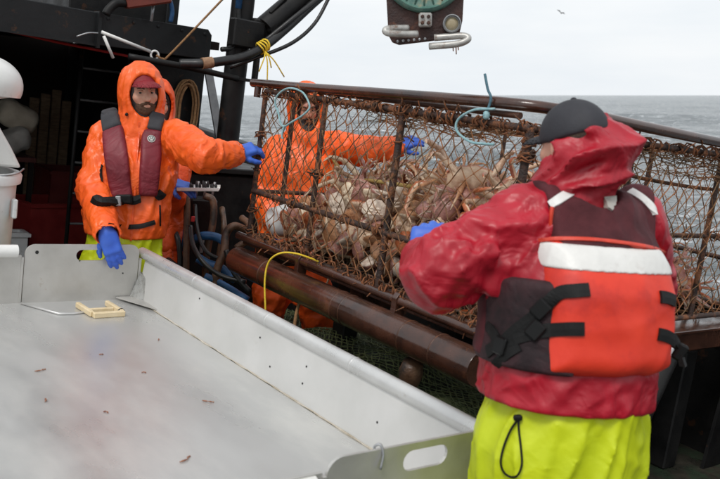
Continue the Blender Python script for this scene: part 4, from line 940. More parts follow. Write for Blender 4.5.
q = pb(411, 372, 3.75); o = G().lathe(q, (0.2, 0.3, -1), [(-0.06, 0.02), (-0.05, 0.045), (0.0, 0.055), (0.06, 0.045), (0.12, 0.02)], 14).build('float', m_pipe, None, auto=60); tag(o, 'small rusty brown float on the green net heap', 'float')

# ------------------------------------------------------------------ crab block (hauling sheave) overhead
cb = bpy.data.objects.new('crab_block', None); COL.objects.link(cb); tag(cb, 'rusty hauling block with a green sheave hanging overhead', 'block')
O = pt(425, 0, 3.6); cb.location = O
S = 3.6 / FPX
def c2(x, y, dy=0.0): return ((x - 425) * S, dy, -(y) * S)
m_blockp = mat('block_plate', (0.026, 0.011, 0.009), (0.055, 0.02, 0.014), 0.55, scale=12, bump=0.3, bscale=90, c3=(0.18, 0.06, 0.025), c3at=0.66, c3scale=14)
m_sheave = mat('green_sheave', (0.05, 0.13, 0.11), (0.14, 0.26, 0.21), 0.5, scale=25, c3=(0.30, 0.26, 0.16), c3at=0.58, c3scale=20)
m_rollw = mat('worn_white_roller', (0.34, 0.33, 0.31), (0.52, 0.51, 0.48), 0.4, metal=0.3, scale=22, c3=(0.16, 0.07, 0.035), c3at=0.58, c3scale=18)
G().prism([c2(383, -60), c2(389, 34), c2(393, 41), c2(400, 43.5), c2(430, 40), c2(445, 38), c2(460, 34), c2(463, 20), c2(466, -60)], (0, 0.05, 0)).build('side_plate', m_blockp, cb, boat=False, bevel=0.004)
def circ(x, y, prof, nm, m, n=40): return G().lathe(c2(x, y), (0, -1, 0), [(a, b * S) for a, b in prof], n).build(nm, m, cb, boat=False, auto=40)
sv = circ(424, -30, [(-0.0, 42.5), (0.012, 43), (0.03, 41), (0.035, 39), (0.022, 37), (0.012, 28), (0.02, 14), (0.05, 9), (0.05, 2)], 'sheave', m_sheave, 48)
for k in range(24):
    w = k * math.pi / 12; G().tube([(c2(424, -30)[0] + S * 12 * math.cos(w), -0.018, c2(424, -30)[2] + S * 12 * math.sin(w)), (c2(424, -30)[0] + S * 36 * math.cos(w), -0.020, c2(424, -30)[2] + S * 36 * math.sin(w))], 0.004, 6).build('spoke', m_sheave, sv, boat=False, smooth=True)
G().box(c2(425, 20, -0.02), (S * 6.5, 0.02, S * 7), bev=0.006).build('bracket', m_rollw, cb, boat=False)
for a, b in ((-3, -3), (3, -3), (-3, 3), (3, 3)): G().lathe(c2(425 + a, 20 + b, -0.04), (0, -1, 0), [(0, 0.008), (0.008, 0.008), (0.010, 0.005)], 6).build('bolt', m_rust, cb, boat=False)
def fair(pts, r): return G().tube(smoothpath([c2(x, y, d) for x, y, d in pts], 5), r * S, 12).build('fairlead', m_rollw, cb, boat=False, smooth=True)
fair([(408, 28, -.03), (396, 28.5, -.05), (387, 29.5, -.07), (385, 32, -.08), (390, 34, -.08), (403, 34.5, -.07), (417, 34, -.05)], 3.4)
fair([(434, 37.5, -.04), (450, 36.5, -.05), (463, 36, -.06), (467, 39, -.07), (460, 43, -.07), (446, 45, -.07), (429, 46, -.05)], 3.4)
lp = circ(451, 24, [(0, 8), (0.045, 8.6), (0.06, 9), (0.066, 8), (0.05, 7.2)], 'lamp_housing', m_galv, 28); G().lathe(c2(451, 24, -0.045), (0, -1, 0), [(0, 0.001), (0.0, 0.030), (0.006, 0.028), (0.012, 0.012)], 24).build('lens', mat('amber_lens', (0.34, 0.28, 0.17), (0.42, 0.36, 0.24), 0.3, scale=30), lp, boat=False, smooth=True)
for k in range(6): G().lathe(c2(398 + k * 5.5, 40.5 - k * 0.5, -0.002), (0, -1, 0), [(0, 0.006), (0.006, 0.006), (0.008, 0.003)], 8).build('rivet', m_galv, cb, boat=False)
for k, (x, l) in enumerate(((452, 5), (455, 8), (457, 4))): G().tube([c2(x, 46, -.07), c2(x + .5, 46 + l, -.07)], 0.0025, 5).build('twine_end', m_lash, cb, boat=False)
G().tube([c2(424, -55, 0.025), c2(424, -260, 0.1)], 0.04, 12).build('hanger', m_black, cb, boat=False)

# ------------------------------------------------------------------ bird
bd_ = pt(561, 13, 100)
g = G(); g.lathe((0, 0, 0), (1, 0, 0), [(-0.2, 0.01), (-0.1, 0.05), (0.05, 0.06), (0.15, 0.035), (0.2, 0.03), (0.26, 0.005)], 10)
o = g.build('seabird', mat('bird_grey', (0.08, 0.08, 0.09), (0.14, 0.14, 0.14), 0.8), None, boat=False, smooth=True); o.location = bd_; tag(o, 'small dark seabird flying in the pale sky', 'bird')
for s in (-1, 1): G().prism([(0.08, 0, 0.02), (-0.08, 0, 0.02), (-0.12, s * 0.3, 0.16), (-0.16, s * 0.62, 0.06), (0.0, s * 0.32, 0.17)], (0, 0, 0.012)).build('wing', MATS['bird_grey'], o, boat=False)
o.rotation_euler = (0.5, 0.3, 1.0)
# ------------------------------------------------------------------ people
def cloth(name, c, c2=None, rough=0.4, coat=0.0, bump=0.25, bscale=28, c3=None, c3at=0.66, scale=5, bdist=0.02, sheen=0.0, crease=(6, 0.22, 0.02)):
    m = mat(name, c, c2 or tuple(x * 0.82 for x in c), rough, scale=scale, bump=bump * 0.5, bscale=max(60, bscale), coat=coat, c3=c3, c3at=c3at, c3scale=5, bdist=0.006, rvar=0.08, crease=crease); return m
m_orange = cloth('orange_oilskin', srgb(247, 104, 34), srgb(238, 90, 26), 0.42, bump=0.3, c3=srgb(150, 62, 30), c3at=0.70)
m_orange2 = cloth('orange_oilskin_dull', srgb(236, 92, 32), srgb(215, 76, 24), 0.42, bump=0.3, c3=srgb(130, 60, 30), c3at=0.68)
m_red = cloth('red_oilskin', srgb(178, 16, 40), srgb(150, 10, 30), 0.46, coat=0.03, bump=0.35, bscale=20)
m_yellow = cloth('hivis_yellow', srgb(205, 218, 30), srgb(190, 205, 22), 0.42, bump=0.2, c3=srgb(140, 145, 40), c3at=0.70, crease=(4, .10, .02))
m_vestred = cloth('vest_maroon', srgb(118, 26, 40), srgb(96, 18, 32), 0.6, bump=0.2, bscale=80)
m_char = cloth('charcoal_fabric', srgb(62, 62, 66), srgb(48, 48, 52), 0.8, bump=0.3, bscale=200, crease=None)
m_blk = cloth('black_fabric', (0.007, 0.007, 0.008), (0.013, 0.012, 0.013), 0.6, bump=0.2, bscale=120)
m_web = mat('black_webbing', (0.005, 0.005, 0.005), (0.010, 0.010, 0.010), 0.6, scale=40, bump=0.5, bscale=300, bdist=0.002, spec=0.25)
m_glove = cloth('blue_nitrile', srgb(66, 110, 205), srgb(50, 90, 192), 0.42, bump=0.25, bscale=70, bdist=0.006, crease=None)
m_skin = mat('skin', (0.56, 0.29, 0.20), (0.62, 0.35, 0.25), 0.5, scale=14, sss=0.15)
m_skinr = mat('skin_ruddy', (0.42, 0.17, 0.11), (0.50, 0.22, 0.14), 0.5, scale=14, sss=0.15)
m_beard = mat('brown_beard', (0.055, 0.027, 0.015), (0.12, 0.06, 0.032), 0.8, scale=120, bump=0.8, bscale=300, bdist=0.006)
m_beardd = mat('dark_beard', (0.018, 0.013, 0.011), (0.04, 0.028, 0.02), 0.8, scale=120, bump=0.8, bscale=300, bdist=0.006)
m_capred = cloth('red_cap_cloth', srgb(128, 20, 32), srgb(110, 14, 26), 0.7, bump=0.2, bscale=150, crease=None)
m_capblk = cloth('black_cap_cloth', srgb(46, 46, 52), srgb(34, 34, 39), 0.75, bump=0.3, bscale=160, crease=None)
m_boot = mat('rubber_boot', (0.03, 0.022, 0.014), (0.05, 0.035, 0.02), 0.4)
m_eyew = mat('eye_white', (0.34, 0.30, 0.27), None, 0.25); m_iris = mat('iris', (0.02, 0.015, 0.012), None, 0.2)
m_hivest = cloth('vest_orange_foam', srgb(230, 62, 36), srgb(214, 50, 30), 0.5, bump=0.18, bscale=40, crease=(2.2, .10, .03), c3=srgb(196, 44, 30), c3at=0.60)
m_vestmesh = mat('vest_mesh', srgb(86, 24, 32), srgb(62, 15, 22), 0.8, scale=10, bump=0.8, bscale=420, bdist=0.003)
m_reflect = mat('reflective_tape', (0.66, 0.65, 0.62), (0.76, 0.75, 0.72), 0.45, scale=6, bump=0.15, bscale=60, c3=(0.50, 0.47, 0.44), c3at=0.66, c3scale=8)

def frame(fwd, up=(0, 0, 1)):
    f = nrm(fwd); r = nrm(np.cross(f, up)); u = np.cross(r, f); return np.stack([r, f, u]).astype(np.float32)     # rows: right, forward, up
def head_sdf(P, c, M, s=1.0):
    q = ((P - A3(c)) @ M.T) / s
    e = lambda cc, rr: ell(q, cc, rr)
    d = smin(e((0, -0.012, 0.030), (0.076, 0.097, 0.088)), e((0, 0.016, -0.025), (0.066, 0.078, 0.085)), 0.03)
    d = smin(d, e((0, 0.036, -0.082), (0.046, 0.048, 0.040)), 0.03)                    # jaw and chin
    d = smin(d, e((0, 0.072, 0.030), (0.050, 0.022, 0.014)), 0.018)                    # brow
    for x in (-1, 1):
        d = smin(d, e((x * 0.040, 0.060, -0.022), (0.024, 0.022, 0.020)), 0.02)        # cheekbones
        d = smax(d, -e((x * 0.031, 0.099, 0.006), (0.019, 0.020, 0.013)), 0.012)       # eye sockets
        ea = smax(ell(q, (x * 0.078, -0.012, -0.004), (0.012, 0.022, 0.034)), -ell(q, (x * 0.088, -0.006, 0.0), (0.008, 0.012, 0.020)), 0.004)
        d = smin(d, ea, 0.006)
    d = smin(d, cone(q, (0, 0.088, 0.014), (0, 0.110, -0.028), 0.009, 0.0135), 0.014)  # nose
    for x in (-1, 1): d = smin(d, ell(q, (x * 0.012, 0.098, -0.031), (0.009, 0.010, 0.008)), 0.008)
    d = smin(d, e((0, 0.086, -0.056), (0.024, 0.012, 0.0055)), 0.007); d = smin(d, e((0, 0.084, -0.068), (0.021, 0.012, 0.007)), 0.007)
    d = smax(d, -e((0, 0.101, -0.0615), (0.021, 0.010, 0.0016)), 0.003)
    return d * s
def hand_sdf(P, w, dr, nv, curl, side, s=1.0, fat=0.0, spread=0.12):
    """w wrist, dr finger direction, nv back-of-hand normal, curl per finger joint, side: +1 thumb towards dr x nv"""
    dr = nrm(dr); nv = nrm(np.asarray(nv) - dr * np.dot(nv, dr)); sd = np.cross(dr, nv) * side; w = A3(w)
    M = np.stack([sd, dr, nv])
    d = rbox(P, w + dr * 0.052 * s, (0.042 * s + fat, 0.050 * s + fat, 0.015 * s + fat), M, 0.014 * s)
    d = smin(d, cone(P, w - dr * 0.03 * s, w + dr * 0.03 * s, 0.028 * s + fat, 0.026 * s + fat), 0.03)
    for k, (x, ln) in enumerate(((0.030, 0.072), (0.010, 0.080), (-0.011, 0.074), (-0.031, 0.058))):
        p = w + (sd * x + dr * (0.094 - 0.006 * abs(k - 1))) * s; a = math.radians(8); lat = spread * (1.3 - k) * 0.5
        for j, (f, r1, r2) in enumerate(((0.45, 0.0102, 0.0095), (0.32, 0.0095, 0.0088), (0.23, 0.0088, 0.0076))):
            a += curl * (0.8, 1.1, 0.8)[j] * (1 + 0.12 * (k - 1.5))
            v = (dr * math.cos(a) - nv * math.sin(a)) + sd * lat; v = v / np.linalg.norm(v); q = p + v * ln * f * s
            d = smin(d, cone(P, p, q, r1 * s + fat, r2 * s + fat), 0.005); p = q
    p = w + (sd * 0.028 + dr * 0.022 - nv * 0.006) * s; a = 0.75
    for f, r1, r2 in ((0.040, 0.0140, 0.0115), (0.030, 0.0115, 0.0098), (0.024, 0.0098, 0.0082)):
        v = sd * math.sin(a) + dr * math.cos(a) - nv * (0.30 + 0.3 * curl); v = v / np.linalg.norm(v); q = p + v * f * s; d = smin(d, cone(P, p, q, r1 * s + fat, r2 * s + fat), 0.008); p = q; a -= 0.28
    return d
def bb(pts, m):
    a = np.array([list(p) for p in pts]); return a.min(0) - m, a.max(0) + m
def hit(px, py, fn, d0, d1, off=0.0):
    """first point of a solid met along a line of sight"""
    ds = np.arange(d0, d1, 0.002); P = np.array([list(pt(px, py, d)) for d in ds], dtype=np.float32); v = fn(P)
    i = int(np.argmax(v < off)) if (v < off).any() else int(np.argmin(v)); p = P[i]
    e = 0.004; gr = np.array([float(fn((p + A3(e * np.eye(3)[k]))[None])[0] - fn((p - A3(e * np.eye(3)[k]))[None])[0]) for k in range(3)]); n = gr / (np.linalg.norm(gr) + 1e-9)
    return Vector(p.tolist()), Vector(n.tolist())
def ribbon(pn, w, th, name, m, parent, k=4, lift=0.002):
    """webbing that lies on a surface: pn = [(point, normal)]"""
    P = smoothpath([p for p, n in pn], k); N = smoothpath([n for p, n in pn], k); V = []; F = []
    for i, (p, n) in enumerate(zip(P, N)):
        t = (P[min(i + 1, len(P) - 1)] - P[max(i - 1, 0)]).normalized(); n = n.normalized(); s = t.cross(n).normalized()
        ww = w[min(i * len(w) // len(P), len(w) - 1)] if hasattr(w, '__len__') else w
        for a, h in ((-1, lift - 0.012), (-1, lift + th), (0, lift + th * 1.25), (1, lift + th), (1, lift - 0.012)): V.append(p + s * (a * ww / 2) + n * h)
    for i in range(len(P) - 1):
        for j in range(5): F.append((i * 5 + j, i * 5 + (j + 1) % 5, i * 5 + 5 + (j + 1) % 5, i * 5 + 5 + j))
    F.append((0, 1, 2, 3, 4)); b = (len(P) - 1) * 5; F.append((b + 4, b + 3, b + 2, b + 1, b))
    return new(name, mesh_from(name, V, F, False), m, parent)
def padloft(pn, w, t, name, m, parent, k=5, e=0.45, lift=0.0):
    """flat padded panel with rounded edges that follows a surface"""
    P = smoothpath([p for p, n in pn], k); N = smoothpath([n for p, n in pn], k); W_ = smoothpath([Vector((x, 0, 0)) for x in w], k); V = []; F = []; n_ = 20
    L_ = len(P)
    for i, (p, n) in enumerate(zip(P, N)):
        tt = (P[min(i + 1, L_ - 1)] - P[max(i - 1, 0)]).normalized(); n = (n - tt * n.dot(tt)).normalized(); s = tt.cross(n)
        en = min(1, (0.35 + i) / 1.4, (0.35 + L_ - 1 - i) / 1.4) ** .5
        for j in range(n_):
            a = 2 * math.pi * j / n_; c_, s_ = math.cos(a), math.sin(a)
            V.append(p + s * (W_[i].x * (0.85 + .15 * en) * math.copysign(abs(c_) ** e, c_)) + n * (lift + t * en * math.copysign(abs(s_) ** (e * 1.4), s_)))
    for i in range(L_ - 1):
        for j in range(n_): F.append((i * n_ + j, i * n_ + (j + 1) % n_, (i + 1) * n_ + (j + 1) % n_, (i + 1) * n_ + j))
    F.append(tuple(range(n_))[::-1]); F.append(tuple((L_ - 1) * n_ + j for j in range(n_)))
    me = mesh_from(name, V, F, True); me.set_sharp_from_angle(angle=math.radians(75)); return new(name, me, m, parent)
def deckpoint(p):
    """point of the deck straight under p"""
    n = BN; o = MB @ Vector((0, 0, 0)); p = Vector(p); t = (p - o).dot(n) / n.z; return Vector((p.x, p.y, p.z - t))

def person(S):
    """S: joints in world space and garments; returns the root (the body) and the field of the jacket"""
    nm = 'person'; pel, wa, ch, nk, hd = [A3(S[k]) for k in ('pelvis', 'waist', 'chest', 'neck', 'head')]
    R = nrm(S['right']); F = nrm(np.cross([0, 0, 1], R)); HM = frame(S['look'], S.get('headup', (0, 0, 1)))
    hs = S.get('hs', 1.0)
    arms = S['arms']; feet = []
    for s in (-1, 1):
        hip = pel + R * s * 0.095 - np.array([0, 0, 0.04]); q = deckpoint(hip + R * s * S.get('stance', 0.08) + F * S.get('step', (0.05, -0.05))[0 if s < 0 else 1]); ft = A3(q) + np.array([0, 0, 0.10])
        kn = (hip + ft) / 2 + F * 0.05 * S.get('facing', 1) + np.array([0, 0, 0.02]); feet.append((hip, kn, ft))
    FD = F * S.get('facing', 1)                        # the way the chest points
    # body: one continuous skin
    def body(P):
        d = econe(P, pel, wa, R, (.15, .10), (.135, .095)); d = smin(d, econe(P, wa, ch, R, (.135, .095), (.155, .10)), .05); d = smin(d, econe(P, ch, nk - np.array([0, 0, .04]), R, (.155, .10), (.11, .07)), .05)
        d = smin(d, cone(P, nk - np.array([0, 0, .03]), hd + HM.T @ A3((0, -.02, -.05)) * hs, .058, .054), .03)
        for a in arms:
            d = smin(d, cone(P, a['S'], a['E'], .052, .042), .03); d = smin(d, cone(P, a['E'], a['W'], .042, .028), .02)
            d = smin(d, near(P, a['W'], .26, lambda Q: hand_sdf(Q, a['W'], a['dir'], a['nv'], a.get('curl', .3), a.get('side', 1), a.get('hsz', 1.0), -0.0015)), .01)
        for h, k, f in feet: d = smin(d, cone(P, h, k, .078, .055), .04); d = smin(d, cone(P, k, f, .055, .036), .02); d = smin(d, cone(P, f, f + FD * .16 - np.array([0, 0, .05]), .036, .03), .02)
        return smin(d, near(P, hd, .24, lambda Q: head_sdf(Q, hd, HM, hs)), .012)
    pts = [pel, wa, ch, nk, hd] + [a[k] for a in arms for k in 'SEW'] + [p for t in feet for p in t]
    lo, hi = bb(pts, .24); hi[2] = max(hi[2], hd[2] + .15)
    # finer skin around the head, joined into the same surface by one grid
    o = solid(nm, body, lo, hi, S.get('bres', 0.0075), S.get('skin', m_skin), None, 1)
    tag(o, S['label'], 'person')
    T = S['torso']
    secs = [(pel - np.array([0, 0, T.get('drop', .05)]), T['hem']), (wa, T['waist']), (ch, T['chest']), (nk - np.array([0, 0, .06]), T['shoulder'])]
    def torso(P):
        d = econe(P, secs[0][0], secs[1][0], R, secs[0][1], secs[1][1], 2.3); d = smin(d, econe(P, secs[1][0], secs[2][0], R, secs[1][1], secs[2][1], 2.3), .06)
        return smin(d, econe(P, secs[2][0], secs[3][0], R, secs[2][1], secs[3][1], 2.2), .06)
    hemc = A3(S['hemc']); hemn = nrm(S.get('hemn', (0, 0, 1)))
    def sleeve(P, a):
        r = a.get('r', (.095, .088, .062)); w = A3(a['E']) + (A3(a['W']) - A3(a['E'])) * a.get('cuff', .93)
        return smin(cone(P, a['S'], a['E'], r[0], r[1]), cone(P, a['E'], w, r[1], r[2]), .02)
    def base(P):
        d = torso(P)
        for a in arms: d = smin(d, sleeve(P, a), .045)
        return d
    fs = S.get('folds', [])
    for a in arms:
        ax = A3(a['E']) - A3(a['S']); ax2 = A3(a['W']) - A3(a['E']); pr = np.cross(ax, ax2) + A3((.001, .002, .003)); am = a.get('fold', .013)
        fs = fs + [(a['E'], .15, pr, .045, .20, am * 1.4), (A3(a['S']) * .6 + A3(a['E']) * .4, .16, ax + A3((.1, .1, .15)), .045, .30, am * 1.2), (a['W'], .12, np.cross(ax2, [.2, .3, .9]), .028, .16, am * .8)]
    fs = fs + [(ch, .35, (0.25, 0, 1), .05, .28, S.get('tf', .010) * 1.25), (pel, .25, (0.9, .2, .25), .05, .22, S.get('tf', .010) * 1.2), (ch, None, (.5, .1, .8), .045, .32, .0045), (ch, None, (-.6, .2, .7), .055, .35, .004)]
    def jacket(P):
        d = base(P)
        d = folds(P, d, fs)
        d = smax(d, -((P - hemc) @ hemn), .012)
        # hollow under the hem
        inn = econe(P, secs[0][0] - np.array([0, 0, .15]), secs[1][0] - np.array([0, 0, .08]), R, tuple(x - .025 for x in T['hem']), tuple(x - .03 for x in T['waist']), 2.3)
        d = smax(d, -inn, .012)
        if 'collar' in S: d = S['collar'](P, d)
        for a in arms:                                  # open cuff
            w = A3(a['W']); ax = nrm(w - A3(a['E'])); d = smax(d, -cone(P, w - ax * .05, w + ax * .2, a.get('r', (0, 0, .062))[2] - .014, .075), .008)
        return d
    lo, hi = bb([secs[0][0] - np.array([0, 0, .05]), hd] + [a[k] for a in arms for k in 'SEW'], .30)
    lo[2] = hemc[2] - .14; hi[2] = hd[2] + S.get('top', .2)
    jk = solid('jacket', jacket, lo, hi, S.get('res', 0.0085), S['jmat'], o, S.get('it', 1))
    # trousers
    tm = S.get('tr', (.20, .155, .125, .105, .085))
    def trouser(P):
        d = econe(P, wa - np.array([0, 0, .06]), pel - np.array([0, 0, .06]), R, (tm[0] - .015, tm[1]), (tm[0], tm[1]))
        for h, k, f in feet: d = smin(d, cone(P, h, k, tm[2], tm[3]), .05); d = smin(d, cone(P, k, f - np.array([0, 0, .02]), tm[3], tm[4]), .03)
        d = folds(P, d, [(pel, None, (.25, .1, 1), .07, .4, .017)] + [(k, .2, (1, .3, .1), .05, .2, .014) for h, k, f in feet] + [(h, .22, (.7 * s_, .2, -.7), .05, .22, .012) for s_, (h, k, f) in zip((-1, 1), feet)])
        return d
    S['trouser'] = trouser
    lo, hi = bb([wa, pel] + [p for t in feet for p in t], .27); hi[2] = wa[2] + .12
    solid('trousers', trouser, lo, hi, S.get('tres', 0.011), S['tmat'], o, 1)
    for h, k, f in feet:
        def boot(P): return smin(cone(P, f + np.array([0, 0, .10]), f - np.array([0, 0, .05]), .062, .055), cone(P, f - np.array([0, 0, .055]), f + FD * .17 - np.array([0, 0, .062]), .05, .042), .03)
        lo, hi = bb([f], .27); hi[2] = f[2] + .22; solid('boot', boot, lo, hi, .012, m_boot, o, 1)
    for a in arms:
        if a.get('noglove'): continue
        hn = lambda P, a=a: smin(hand_sdf(P, a['W'], a['dir'], a['nv'], a.get('curl', .3), a.get('side', 1), a.get('hsz', 1.0), .0025), cone(P, a['W'], A3(a['W']) - nrm(A3(a['W']) - A3(a['E'])) * .06, .034, .038), .02)
        lo, hi = bb([a['W']], .24); solid('glove', hn, lo, hi, S.get('gres', .0052), m_glove, o, 1)
    S['R'], S['F'], S['HM'], S['FD'] = R, F, HM, FD
    return o, base, jacket, torso
def face(S, o, beard=m_beard, brim=True, capm=m_capred):
    HM, hd, hs = S['HM'], A3(S['head']), S.get('hs', 1.0)
    loc = lambda p: Vector((hd + HM.T @ A3(p) * hs).tolist())
    for x in (-1, 1):
        g = G(); c = loc((x * .031, .0745, .005))
        e = g.lathe(c, Vector(HM[1].tolist()), [(-.010, .001), (-.008, .006), (0, .0102), (.006, .0085), (.0098, .003)], 16).build('eye', m_eyew, o, boat=False, smooth=True)
        c = loc((x * .031 + .002, .0825, .0045)); G().lathe(c, Vector(HM[1].tolist()), [(-.002, .0058), (.0012, .005), (.002, .001)], 12).build('iris', m_iris, e, boat=False, smooth=True)
        G().tube([loc((x * .018, .0865, .0125)), loc((x * .031, .0880, .0150)), loc((x * .045, .0800, .0120))], [.0035, .0052, .0035], 8).build('eyelid', S.get('skin', m_skin), o, boat=False, smooth=True)
        G().tube([loc((x * .014, .0965, .024)), loc((x * .030, .0945, .030)), loc((x * .048, .082, .026))], [.0035, .0042, .0025], 6).build('eyebrow', beard, o, boat=False, smooth=True)
    def bf(P):
        q = ((P - hd) @ HM.T) / hs
        d = smin(ell(q, (0, .040, -.080), (.053, .054, .048)), ell(q, (0, .02, -.052), (.0695, .066, .062)), .02)
        d = smax(d, q[:, 2] + .040 - .055 * np.clip(np.abs(q[:, 0]) / .06, 0, 1) ** 2, .01)        # cheek line
        d = smax(d, -ell(q, (0, .105, -.062), (.021, .03, .0075)), .005); d = smax(d, -(q[:, 1] + .012), .01)
        mo = smin(cone(q, (0, .099, -.046), (.026, .088, -.058), .0075, .006), cone(q, (0, .099, -.046), (-.026, .088, -.058), .0075, .006), .005)
        d = smin(d, mo, .006); i = np.abs(d) < .02; d = d.copy(); d[i] -= .004 * noise3(q[i].astype(np.float32) * 150) + .003 * noise3(q[i].astype(np.float32) * 60); return d * hs
    lo, hi = bb([hd], .16); solid('beard', bf, lo, hi, .0045, beard, o, 0)
    if brim:
        def cp(P):
            q = ((P - hd) @ HM.T) / hs
            dome = smax(ell(q, (0, -.010, .036), (.086, .107, .096)), -(q[:, 2] - .045 + .1 * np.minimum(q[:, 1], 0)), .008)
            br = smax(smax(ell(q, (0, .085, .018), (.082, .105, .050)), -ell(q, (0, .085, .012), (.082, .105, .050)), .003), -(q[:, 1] - .065), .006)
            br = smax(br, -(q[:, 2] - .030), .004)
            return smin(dome, br, .006) * hs
        lo, hi = bb([hd], .24); solid('cap', cp, lo, hi, .005, capm, o, 1)
def hood_up(S, c_off=(0, -.018, .018), r=(.128, .142, .155), th=.022, op=((0, .13, -.012), (.083, .115, .112))):
    """raised hood: adds it to the jacket, returns the lining field"""
    hd = A3(S['head']); nk = A3(S['neck']); HM = frame(S['look'], S.get('headup', (0, 0, 1)))
    def outer(P, k=0.0):
        q = (P - hd) @ HM.T; d = ell(q, c_off, tuple(x + k for x in r))
        d = smin(d, ell(q, (0, -.035, .075), (.08 + k, .095 + k, .085 + k)), .05)
        return smin(d, cone(P, hd + HM.T @ A3((0, -.01, -.07)), nk - np.array([0, 0, .045]), .108 + k, .130 + k), .05)
    def opening(P, k=0.0):
        q = (P - hd) @ HM.T; return ell(q, op[0], tuple(x + k for x in op[1]))
    def col(P, d):
        h = outer(P); h = folds(P, h, [(hd, None, (.3, .2, 1), .045, .22, .011), (nk, .12, (1, .2, .3), .035, .2, .016)])
        h = smax(smax(h, -outer(P, -th), .004), -opening(P), .012); d = smin(d, h, .025)
        return smax(d, -smax(outer(P, -th - .002), -(P[:, 2] - nk[2] + .03), .01), .006)
    def lin(P):
        return smax(smax(outer(P, -th + .001), -outer(P, -th - .014), .003), -opening(P, -.022), .006)
    S['collar'] = col; return lin
# ---- man in the red jacket, seen from behind
a_ = math.radians(25); R2 = (math.cos(a_), math.sin(a_), 0.0)
DM = 2.45
S2 = dict(label='man in a glossy red jacket, black cap and orange life vest, seen from behind', pelvis=pt(562, 430, DM + .02), waist=pt(568, 372, DM), chest=pt(577, 288, DM), neck=pt(583, 205, DM - .01), head=pt(573, 146, DM - .02),
          right=R2, facing=1, look=(-0.50, 0.86, -0.10), stance=0.10, step=(0.12, -0.05), skin=m_skin, jmat=m_red, tmat=m_yellow,
          torso=dict(hem=(.268, .225), waist=(.232, .19), chest=(.235, .175), shoulder=(.15, .11), drop=.0), hemc=pt(566, 412, DM - .15), hemn=(.10, .12, 1),
          arms=[dict(S=pt(527, 222, DM - .05), E=pt(441, 272, DM - .10), W=pt(424, 262, DM + .13), dir=(.14, .62, .78), nv=(-.1, -.78, .62), curl=.5, side=1, hsz=1.15, r=(.100, .098, .070), fold=.019, cuff=.98),
                dict(S=pt(634, 222, DM + .14), E=pt(646, 285, DM + .36), W=pt(600, 270, DM + .58), dir=(-.5, .8, .1), nv=(.3, 0, .9), curl=.5, side=-1, r=(.095, .085, .065))],
          tr=(.240, .20, .15, .125, .10), res=.0072, tf=.013, bres=.0075, gres=.0052, tres=.009, it=2, top=.17,
          folds=[(pt(545, 405, DM), .22, (.9, .2, .35), .055, .25, .020), (pt(530, 260, DM - .1), .16, (-.5, .2, -.9), .038, .20, .016), (pt(470, 250, DM - .1), .13, (.4, 0, .9), .036, .13, .017)])
hoodc = A3(pt(597, 154, DM - .10)); nk2 = A3(S2['neck'])
def collar2(P, d):
    h = smin(ell(P, A3(pt(600, 150, DM - .07)), (.100, .075, .075), frame((.25, 1, .1), (.35, 0, 1))), ell(P, A3(pt(621, 147, DM - .05)), (.052, .055, .042)), .03)
    h = smin(h, ell(P, A3(pt(601, 139, DM - .05)), (.062, .07, .056), frame((.2, 1, 0), (.5, 0, 1))), .04)
    h = smin(h, ell(P, A3(pt(576, 180, DM - .03)), (.108, .10, .062)), .05)
    h = smin(h, ell(P, A3(pt(583, 158, DM - .085)), (.075, .065, .065)), .04)
    h = folds(P, h, [(hoodc, None, (.9, .1, .25), .045, .35, .020), (hoodc, None, (.6, .2, -.6), .06, .35, .012)])
    h = smax(h, -ell(P, A3(pt(592, 168, DM - .17)), (.060, .05, .016), frame((.1, 1, 0), (-.45, 0, 1))), .015)
    q = (P - A3(S2['head'])) @ frame(S2['look']).T                               # open towards the face
    h = smax(h, -ell(q, (-.005, .03, .01), (.080, .120, .115)), .01)
    return smin(d, h, .03)
S2['collar'] = collar2
m2, base2, jack2, torso2 = person(S2)
C2, T2 = A3(S2['chest']), nrm(A3(S2['neck']) - A3(S2['pelvis'])); RR2 = nrm(A3(S2['right']) - T2 * (A3(S2['right']) @ T2)); NB2 = np.cross(RR2, T2) 
if NB2[1] > 0: NB2 = -NB2
def loc2(P): q = P - C2; return q @ RR2, q @ NB2, q @ T2
armhole = lambda P: cone(P, S2['arms'][0]['S'], A3(S2['arms'][0]['S']) + (A3(S2['arms'][0]['E']) - A3(S2['arms'][0]['S'])) * .5, .108, .11)
def vest_shell(P, k): return torso2(P) - k
def foam2(P):
    x, y, z = loc2(P); d = torso2(P) - .030 - .022 * np.clip((.14 - z) / .14, 0, 1) + .012 * np.clip((-z - .09) / .12, 0, 1)
    b = np.maximum(np.abs(x + .005) - .205 - .012 * np.clip(-z / .25, 0, 1), np.maximum(z - .150, -.212 - z)); b = np.maximum(b, -(y - .0))
    d = smax(d, b, .06); i = np.abs(d) < .03; d = d.copy(); d[i] -= .004 * noise3(P[i] * 6); return folds(P, d, [(C2, None, (.2, 0, 1), .10, .3, .004), (C2, None, (1, .4, .2), .09, .3, .003)])
def yoke2(P):
    x, y, z = loc2(P); d = base2(P) - .024; d = folds(P, d, [(C2, None, (.3, 0, 1), .07, .25, .006)])
    w = .215 + 0.02 * np.clip((z - .24) / .06, 0, 1)
    b = np.maximum(np.maximum(x - .005 - w, -(x - .005) - np.minimum(w, .180)), np.maximum(z - .33, .10 - z)); b = np.maximum(b, -(y + .05)); d = smax(d, b, .012)
    return smax(d, -(ell(P, A3(S2['neck']) + NB2 * .02 + T2 * .05, (.085, .12, .09))), .01)
def side2(P):
    x, y, z = loc2(P); d = torso2(P) - .023; b = np.maximum(x + .15, np.maximum(z - .03, -.215 - z)); return smax(d, b, .015)
def front2(P):
    x, y, z = loc2(P); d = torso2(P) - .030; b = np.maximum(y + .03, np.maximum(z - .2, -.21 - z)); return smax(d, b, .03)
